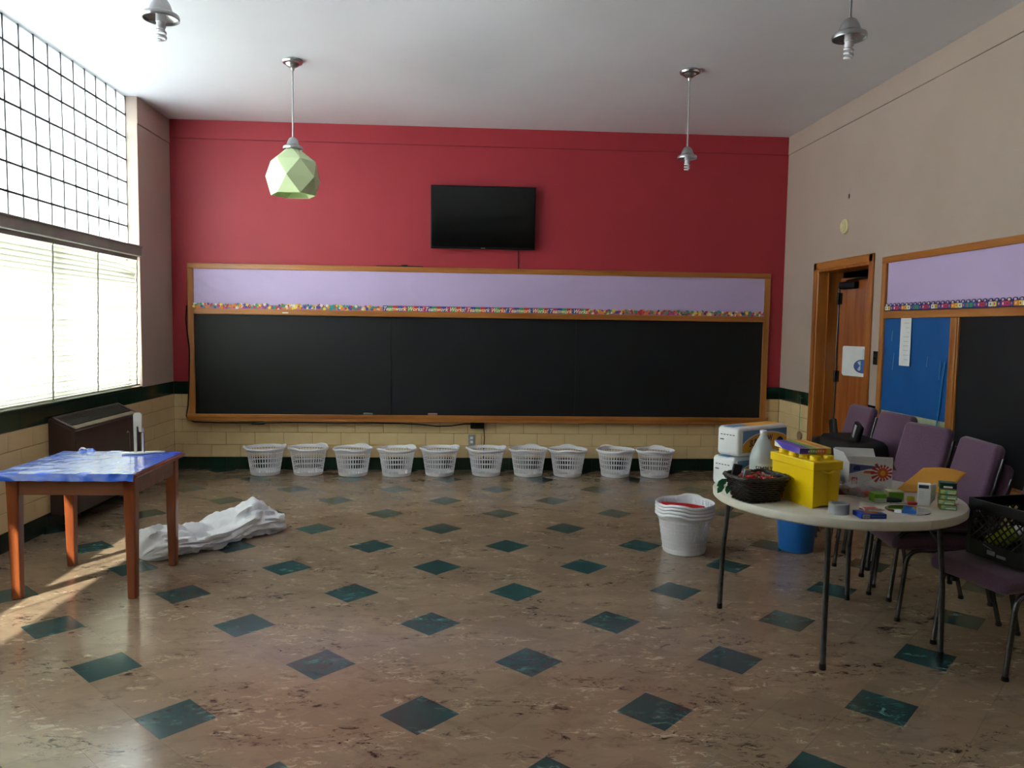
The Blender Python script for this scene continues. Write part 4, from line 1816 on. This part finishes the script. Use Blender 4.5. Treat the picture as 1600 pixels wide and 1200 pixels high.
for k, (dx, dz, s) in enumerate(((0, .07, 1), (-.015, .045, .9), (.012, .04, .8))):
    pl = [(0, 0), (.012, .014), (.014, .03), (.004, .048), (-.01, .034), (-.012, .014)]
    prism(b, [(x_ * s * 1.3, y_ * s * 1.3) for x_, y_ in pl], .003, T(dx, .004 * k, dz) @ RX(PI / 2) @ RZ(2.3 + .4 * k), 0)
tag(ob('ribbon_bow', b, M_LEAF, loc=(1.300, -4.70, ZT + .03)), 'green glossy ribbon leaf at the corner of the wicker basket', 'ribbon')

# yellow storage bin with studs
yb = thing('storage_bin', 'yellow plastic storage bin with studded lid on the round table', 'bin', (1.637, -4.925, ZT), rotz_from((.975, .22)))
b = new()
YW, YL, YH = .150, .325, .188
# end faces recessed at the middle, tapered towards the base
pl = [(0, 0), (.040, 0), (.047, .014), (.098, .014), (.105, 0), (YW, 0), (YW, YL), (.105, YL), (.098, YL - .014), (.047, YL - .014), (.040, YL), (0, YL)]
prism(b, pl, YH)
for v in b.verts:
    if v.co.z < .01:
        v.co.x = YW / 2 + (v.co.x - YW / 2) * .93
        v.co.y = YL / 2 + (v.co.y - YL / 2) * .965
    if v.co.z < .01 and .04 < v.co.x < .11:
        v.co.z += .008
ob('body', b, M_YELLOW, yb)
b = new()
bx(b, (-.008, -.008, YH - .006), (YW + .008, YL + .008, YH + .036), bev=.004)
lid = ob('lid', b, M_YELLOW, yb)
for i in range(2):
    for j in range(4):
        b = new()
        lathe(b, [(.025, 0), (.025, .018), (.023, .021), (0, .021)], 24, M=T(.038 + i * .075, .043 + j * .080, YH + .036))
        ob('stud', b, M_YELLOW, lid, 40)
b = new()
tube(b, arc_path((.042, -.004, YH - .008), (.075, -.012, YH - .030), (.110, -.004, YH - .008), 8), .004, 6)
ob('lid_tab', b, M_YELLOW, yb, 60)
# rainbow box on the lid
RBX = [mat('rb_purple', (96, 76, 190), .4), mat('rb_green', (120, 176, 80), .4), mat('rb_yellow', (240, 200, 70), .4), mat('rb_orange', (238, 130, 50), .4), mat('rb_white', (236, 232, 220), .4), mat('rb_red', (196, 70, 80), .4)]
rbx = thing('colour_box', 'flat rainbow printed box lying on the yellow bin studs', 'box', (1.676, -4.700, ZT + YH + .0585), .05)
b = new()
bx(b, (-.080, -.135, 0), (.080, .135, .030), bev=.002, mi=4)
ob('carton', b, RBX, rbx)
b = new()
xs_ = [-.0795, -.030, .005, .030, .055, .0795]
mi_ = [0, 1, 3, 3, 2]
for k in range(5):
    bx(b, (xs_[k], -.1356, .002), (xs_[k + 1], -.1348, .028), mi=mi_[k])
    bx(b, (xs_[k], -.133, .0298), (xs_[k + 1], .133, .0306), mi=(0, 1, 2, 3, 2)[k])
prism(b, [(-.1335, .001), (.04, .001), (.1335, .0295), (-.1335, .0295)], .0008, Matrix(((0, 0, -1, -.0798), (1, 0, 0, 0), (0, 1, 0, 0), (0, 0, 0, 1))), 0)
for k in range(4):
    bx(b, (.0796, -.132 + .066 * k, .002), (.0806, -.07 + .066 * k, .028), mi=(2, 1, 5, 0)[k])
ob('printed_bands', b, RBX, rbx)
b = new()
for k in range(7):
    bx(b, (-.036 + k * .012, -.1362, .009), (-.029 + k * .012, -.1354, .009 + (.011 if k % 3 else .008)))
stuff(ob('printed_marks', b, RBX[4], rbx))

# paper stack
pst = thing('paper_stack', 'stack of white booklets between the yellow bin and flower box', 'papers', (1.895, -4.42, ZT))
rnd = random.Random(9)
for k in range(9):
    b = new()
    bx(b, (-.09, -.065, 0), (.09, .065, .0145), bev=.002, seg=1)
    ob('booklet', b, M_WHITEP if k % 3 else mat('cream_sheet', (226, 216, 196), .6), pst, loc=(rnd.uniform(-.012, .012), rnd.uniform(-.01, .01), k * .0158), rot=(0, 0, rnd.uniform(-.12, .12)))
b = new()
bx(b, (-.065, -.04, 0), (.065, .04, .030), bev=.002, mi=0)
bx(b, (-.066, -.041, .030), (.066, .041, .036), bev=.001, mi=1)
tag(ob('dark_red_box', b, [M_DKRED, M_CARD], loc=(1.925, -4.57, ZT), rot=(0, 0, -.1)), 'flat dark red box in front of the booklet stack', 'box')

# open carton with sunburst print
fb = thing('open_carton', 'open white cardboard carton printed with a red sunburst', 'box', (2.125, -4.535, ZT), D2R(-6))
FWd, FD, FH = .112, .22, .150
for nm, lo, hi in (('front_wall', (-FWd, 0, 0), (FWd, .003, FH)), ('back_wall', (-FWd, FD - .003, 0), (FWd, FD, FH)), ('side_wall', (-FWd, .003, 0), (-FWd + .003, FD - .003, FH)), ('side_wall', (FWd - .003, .003, 0), (FWd, FD - .003, FH)), ('bottom', (-FWd + .003, .003, 0), (FWd - .003, FD - .003, .003))):
    b = new()
    bx(b, lo, hi)
    ob(nm, b, M_CARD if lo[0] > .1 else M_WHITEP, fb)
for nm, poly, M, m in (
        ('flap', [(-FWd, 0), (FWd, 0), (FWd - .004, .035), (-FWd + .012, .040)], T(0, 0, FH) @ RX(D2R(100)), M_WHITEP),
        ('flap', [(-FWd, 0), (FWd, 0), (FWd - .01, .045), (-FWd + .006, .050)], T(0, FD, FH) @ RX(D2R(78)), M_WHITEP),
        ('flap', [(0, 0), (FD, 0), (FD - .01, .055), (.02, .05)], T(FWd, 0, FH) @ RZ(PI / 2) @ RX(D2R(55)) @ Matrix.Diagonal((1, -1, 1, 1)), M_CARD),
        ('flap', [(0, 0), (FD, 0), (FD - .02, .05), (.05, .05)], T(-FWd, 0, FH) @ RZ(PI / 2) @ RX(D2R(75)), M_WHITEP)):
    b = new()
    prism(b, poly, .002, M)
    ob(nm, b, m, fb)
b = new()
MF = Matrix(((1, 0, 0, 0), (0, 0, -1, 0), (0, 1, 0, 0), (0, 0, 0, 1)))
prism(b, [(-.110, .147), (-.110, .095), (-.02, .118), (.06, .132), (.04, .134)], .0006, MF, 0)
prism(b, [(-.09, .112), (-.055, .112), (-.055, .128), (-.068, .138), (-.08, .136), (-.09, .126)], .0009, MF, 4)
cxs, czs = .062, .100
for k in range(14):
    a = 2 * PI * k / 14
    r1 = .044 if abs(math.sin(a)) > .6 else .05
    if math.cos(a) < -.3:
        r1 = .062
    prism(b, [(cxs + .02 * math.cos(a - .1), czs + .02 * math.sin(a - .1)), (max(-.1, min(.111, cxs + r1 * math.cos(a - .13))), czs + r1 * math.sin(a - .13)), (max(-.1, min(.111, cxs + r1 * math.cos(a + .13))), czs + r1 * math.sin(a + .13)), (cxs + .02 * math.cos(a + .1), czs + .02 * math.sin(a + .1))], .0008, MF, 1)
prism(b, [(cxs + .027 * math.cos(2 * PI * i / 24), czs + .027 * math.sin(2 * PI * i / 24)) for i in range(24)], .0010, MF, 2)
prism(b, [(cxs + .014 * math.cos(2 * PI * i / 16), czs + .014 * math.sin(2 * PI * i / 16)) for i in range(16)], .0013, MF, 3)
prism(b, [(-.04, .098), (.02, .096), (.02, .11), (-.03, .11)], .0006, MF, 2)
ob('printed_design', b, [mat('print_blue', (84, 104, 160), .5), mat('print_red', (206, 52, 56), .5), mat('print_orange', (232, 96, 40), .5), mat('print_yellow', (246, 190, 60), .5), M_NAVY], fb)
tb = text_bm('Fl', .05, 0, .0006)
tb.transform(T(-.100, -.0008, .040) @ RX(PI / 2))
ob('lettering', tb, mat('print_red', (206, 52, 56)), fb)

# clear bag with odds and ends
b = new()
rows = []
for i in range(25):
    t_ = i / 24
    row = []
    for j in range(24):
        a = 2 * PI * j / 24
        e = math.sin(PI * (.06 + .88 * t_)) ** .5
        v = Vector((t_ * 6, math.cos(a) * 2, math.sin(a) * 2))
        k = 1 + .45 * mnoise.noise(v)
        row.append(b.verts.new((-.11 + .22 * t_, .062 * e * math.cos(a) * k, max(0, .040 + .040 * e * math.sin(a) * k))))
    rows.append(row)
for i in range(24):
    for j in range(24):
        b.faces.new((rows[i][j], rows[i + 1][j], rows[i + 1][(j + 1) % 24], rows[i][(j + 1) % 24]))
b.faces.new(rows[0])
b.faces.new(rows[-1])
cbg = ob('clear_bag', b, M_CLEARBAG, smooth=60, loc=(2.032, -4.645, ZT), rot=(0, 0, .05))
tag(cbg, 'clear plastic bag of small parts in front of the open carton', 'bag')
rnd = random.Random(4)
for k, (dx, dy, m, lab) in enumerate(((-.05, .0, mat('grey_lump', (120, 116, 118), .5), 'grey lump inside the clear bag'), (.012, -.012, mat('coral_lump', (226, 84, 62), .4), 'coral red ball inside the clear bag'),
                                      (-.02, .03, mat('pink_lump', (206, 130, 160), .5), 'pink piece inside the clear bag'), (.05, .02, mat('lilac_lump', (170, 150, 180), .5), 'lilac piece inside the clear bag'))):
    b = new()
    bmesh.ops.create_icosphere(b, subdivisions=2, radius=.021 if k != 1 else .017)
    for v in b.verts:
        v.co *= 1 + .35 * mnoise.noise(v.co * 50 + Vector((k, 0, 0)))
    zmin = min(v.co.z for v in b.verts)
    b.transform(T(0, 0, -zmin))
    tag(ob('bagged_piece', b, m, smooth=50, loc=(2.032 + dx, -4.645 + dy, ZT + .003)), lab, 'piece')

# green boxes
b = new()
bx(b, (-.029, -.035, 0), (.029, .035, .044), bev=.002, mi=0)
bx(b, (-.0285, -.0358, .002), (.0285, -.0345, .024), mi=1)
tag(ob('green_carton', b, [M_GREENB, mat('mint_print', (206, 232, 206), .5)], loc=(2.042, -4.765, ZT), rot=(0, 0, -.12)), 'small green and mint carton beside the clear bag', 'box')
b = new()
bx(b, (-.038, -.03, 0), (.038, .03, .050), bev=.002, mi=0)
bx(b, (-.034, -.0306, .010), (.034, -.0296, .044), mi=1)
tag(ob('green_carton', b, [mat('cream_green_card', (206, 210, 160), .5), M_GREENB], loc=(2.142, -4.735, ZT), rot=(0, 0, -.18)), 'cream carton with green leaf print behind the red handled tool', 'box')
b = new()
tube(b, [(-.05, 0, .012), (-.01, .004, .014), (.03, 0, .012), (.05, -.004, .01)], [.010, .014, .013, .008], 8)
tag(ob('green_wrapper', b, M_DKGREEN, smooth=60, loc=(2.10, -4.785, ZT)), 'dark green rolled wrapper between the two green cartons', 'wrapper')
b = new()
bx(b, (-.016, -.012, 0), (.016, .012, .03), bev=.006)
tag(ob('yellow_cap', b, mat('dull_yellow', (206, 196, 60), .5), smooth=40, loc=(2.205, -4.775, ZT)), 'yellow plastic cap beside the white carton', 'cap')
st = thing('screwdriver', 'short tool with red handle lying beside the round mirror', 'tool', (2.13, -4.838, ZT), -.1)
b = new()
tube(b, [(-.06, 0, .007), (.02, 0, .007)], .0042, 8)
ob('shaft', b, M_CHROME, st, 60)
b = new()
tube(b, [(.02, 0, .009), (.03, 0, .009), (.06, 0, .009), (.066, 0, .009)], [.006, .009, .009, .006], 10)
ob('handle', b, M_REDPL, st, 60)
b = new()
lathe(b, [(0, 0), (.096, 0), (.098, .002), (.096, .005), (0, .005)], 56)
tag(ob('round_mirror', b, M_MIRROR, smooth=30, loc=(2.085, -4.955, ZT)), 'round mirror disc lying flat near the front of the table', 'mirror')

# white carton, open top
wc = thing('white_carton', 'small upright white carton with open flap beside the green boxes', 'box', (2.228, -4.845, ZT), D2R(-28))
b = new()
bx(b, (-.027, -.018, 0), (.027, .018, .108), bev=.0015, seg=1)
ob('carton', b, M_WHITEP, wc)
b = new()
prism(b, [(0, 0), (0, .10), (.026, .108), (.022, .03)], .002, T(.027, .012, .002) @ RX(PI / 2))
ob('flap', b, M_WHITEP, wc)
b = new()
bx(b, (-.025, -.0186, .086), (.018, -.0178, .102), mi=0)
for k in range(4):
    bx(b, (-.024, -.0186, .068 - .01 * k), (.0, -.0178, .069 - .01 * k), mi=1)
stuff(ob('printed_panel', b, [mat('slate_print', (60, 64, 86), .5), M_GREYPR], wc))
# stack of green boxes
rnd = random.Random(2)
nm_ = ['bottom', 'second', 'third', 'fourth', 'top']
for k in range(5):
    b = new()
    hh = .0245 if k < 4 else .030
    bx(b, (-.036, -.028, 0), (.036, .028, hh - .0012), bev=.0015, seg=1, mi=0)
    bx(b, (-.034, -.0286, .002), (.034, -.0278, hh - .004), mi=1)
    if k == 4:
        bx(b, (-.020, -.0292, .004), (.018, -.0284, .013), mi=2)
    else:
        bx(b, (-.012 + .004 * k, -.0292, .004), (.030, -.0284, .010), mi=2)
    o = ob('tea_box', b, [M_OLIVEB if k < 4 else M_DKGREEN, M_TEALB if k < 4 else M_DKGREEN, M_WHITEP], loc=(2.300 + (.006 if k == 4 else rnd.uniform(-.004, .003)), -4.915 + (.012 if k == 4 else 0), ZT + k * .0245), rot=(0, 0, D2R(-26) + rnd.uniform(-.08, .08)))
    tag(o, ('%s green printed box in the stack at the table edge' % nm_[k]), 'box', 'stack of green boxes')
# blue box, cards, tape
b = new()
bx(b, (-.058, -.042, 0), (.058, .042, .022), bev=.0015, seg=1, mi=0)
bx(b, (-.052, -.0426, .004), (-.020, -.0418, .019), mi=1)
for k in range(6):
    bx(b, (-.049 + k * .0047, -.0430, .0065), (-.047 + k * .0047 + .0012 * (k % 2), -.0424, .0165), mi=3)
bx(b, (-.012, -.0426, .009), (.05, -.0418, .0125), mi=4)
prism(b, [(-.03, -.02), (.02, -.03), (.04, .01), (-.02, .03)], .0006, T(0, 0, .0218), 2)
tag(ob('blue_box', b, [M_BLUEB, M_WHITEP, M_ORANGE, M_BLACKPL, M_SKYPR], loc=(1.838, -5.070, ZT), rot=(0, 0, -.02)), 'flat blue printed box with barcode near the table front', 'box')
rnd = random.Random(8)
for k in range(4):
    b = new()
    bx(b, (-.036, -.024, 0), (.036, .024, .003), mi=0)
    bx(b, (-.030, -.018, .0028), (.030, .018, .0034), mi=1)
    o = ob('card', b, [mat('cream_card', (216, 206, 190), .5), (M_DKRED, mat('card_red', (190, 60, 56), .5), M_CARD, mat('card_red', (190, 60, 56)))[k]],
           loc=(1.845 + rnd.uniform(-.012, .02), -5.055 + rnd.uniform(-.01, .02), ZT + .0225 + k * .0037), rot=(0, 0, rnd.uniform(-.7, .7)))
    tag(o, '%s printed card in the small pile on the blue box' % ['lowest', 'second', 'third', 'topmost'][k], 'card', 'cards on the blue box')
b = new()
lathe(b, [(.032, 0), (.045, 0), (.045, .048), (.032, .048)], 40, closed=True)
tag(ob('tape_roll', b, M_SILVER, smooth=30, loc=(1.727, -5.005, ZT)), 'silver duct tape roll beside the yellow bin', 'tape')
# manila envelope propped behind the cartons
b = new()
nx, ny = 16, 8
g = {}
c00, c10, c01, c11 = Vector((2.262, -4.53, .7445)), Vector((2.43, -4.70, .768)), Vector((2.40, -4.55, .872)), Vector((2.585, -4.63, .862))
for i in range(nx + 1):
    for j in range(ny + 1):
        s_, t_ = i / nx, j / ny
        p = c00 * (1 - s_) * (1 - t_) + c10 * s_ * (1 - t_) + c01 * (1 - s_) * t_ + c11 * s_ * t_
        p.z += .012 * math.sin(PI * s_) * t_ + .004 * mnoise.noise(Vector((s_ * 4, t_ * 4, 2)))
        g[i, j] = b.verts.new(p)
for i in range(nx):
    for j in range(ny):
        b.faces.new((g[i, j], g[i + 1, j], g[i + 1, j + 1], g[i, j + 1]))
o = ob('manila_envelope', b, M_MANILA, smooth=60)
md = o.modifiers.new('thickness', 'SOLIDIFY')
md.thickness = .003
tag(o, 'orange manila envelope propped up behind the small cartons', 'envelope')
b = new()
prism(b, [(0, 0), (.05, .01), (.06, .03), (.03, .028), (.01, .03)], .002)
tag(ob('pink_slip', b, mat('pink_card', (196, 140, 136), .6), loc=(2.36, -4.83, ZT), rot=(0, 0, -.3)), 'small pink slip at the table edge behind the green boxes', 'paper')
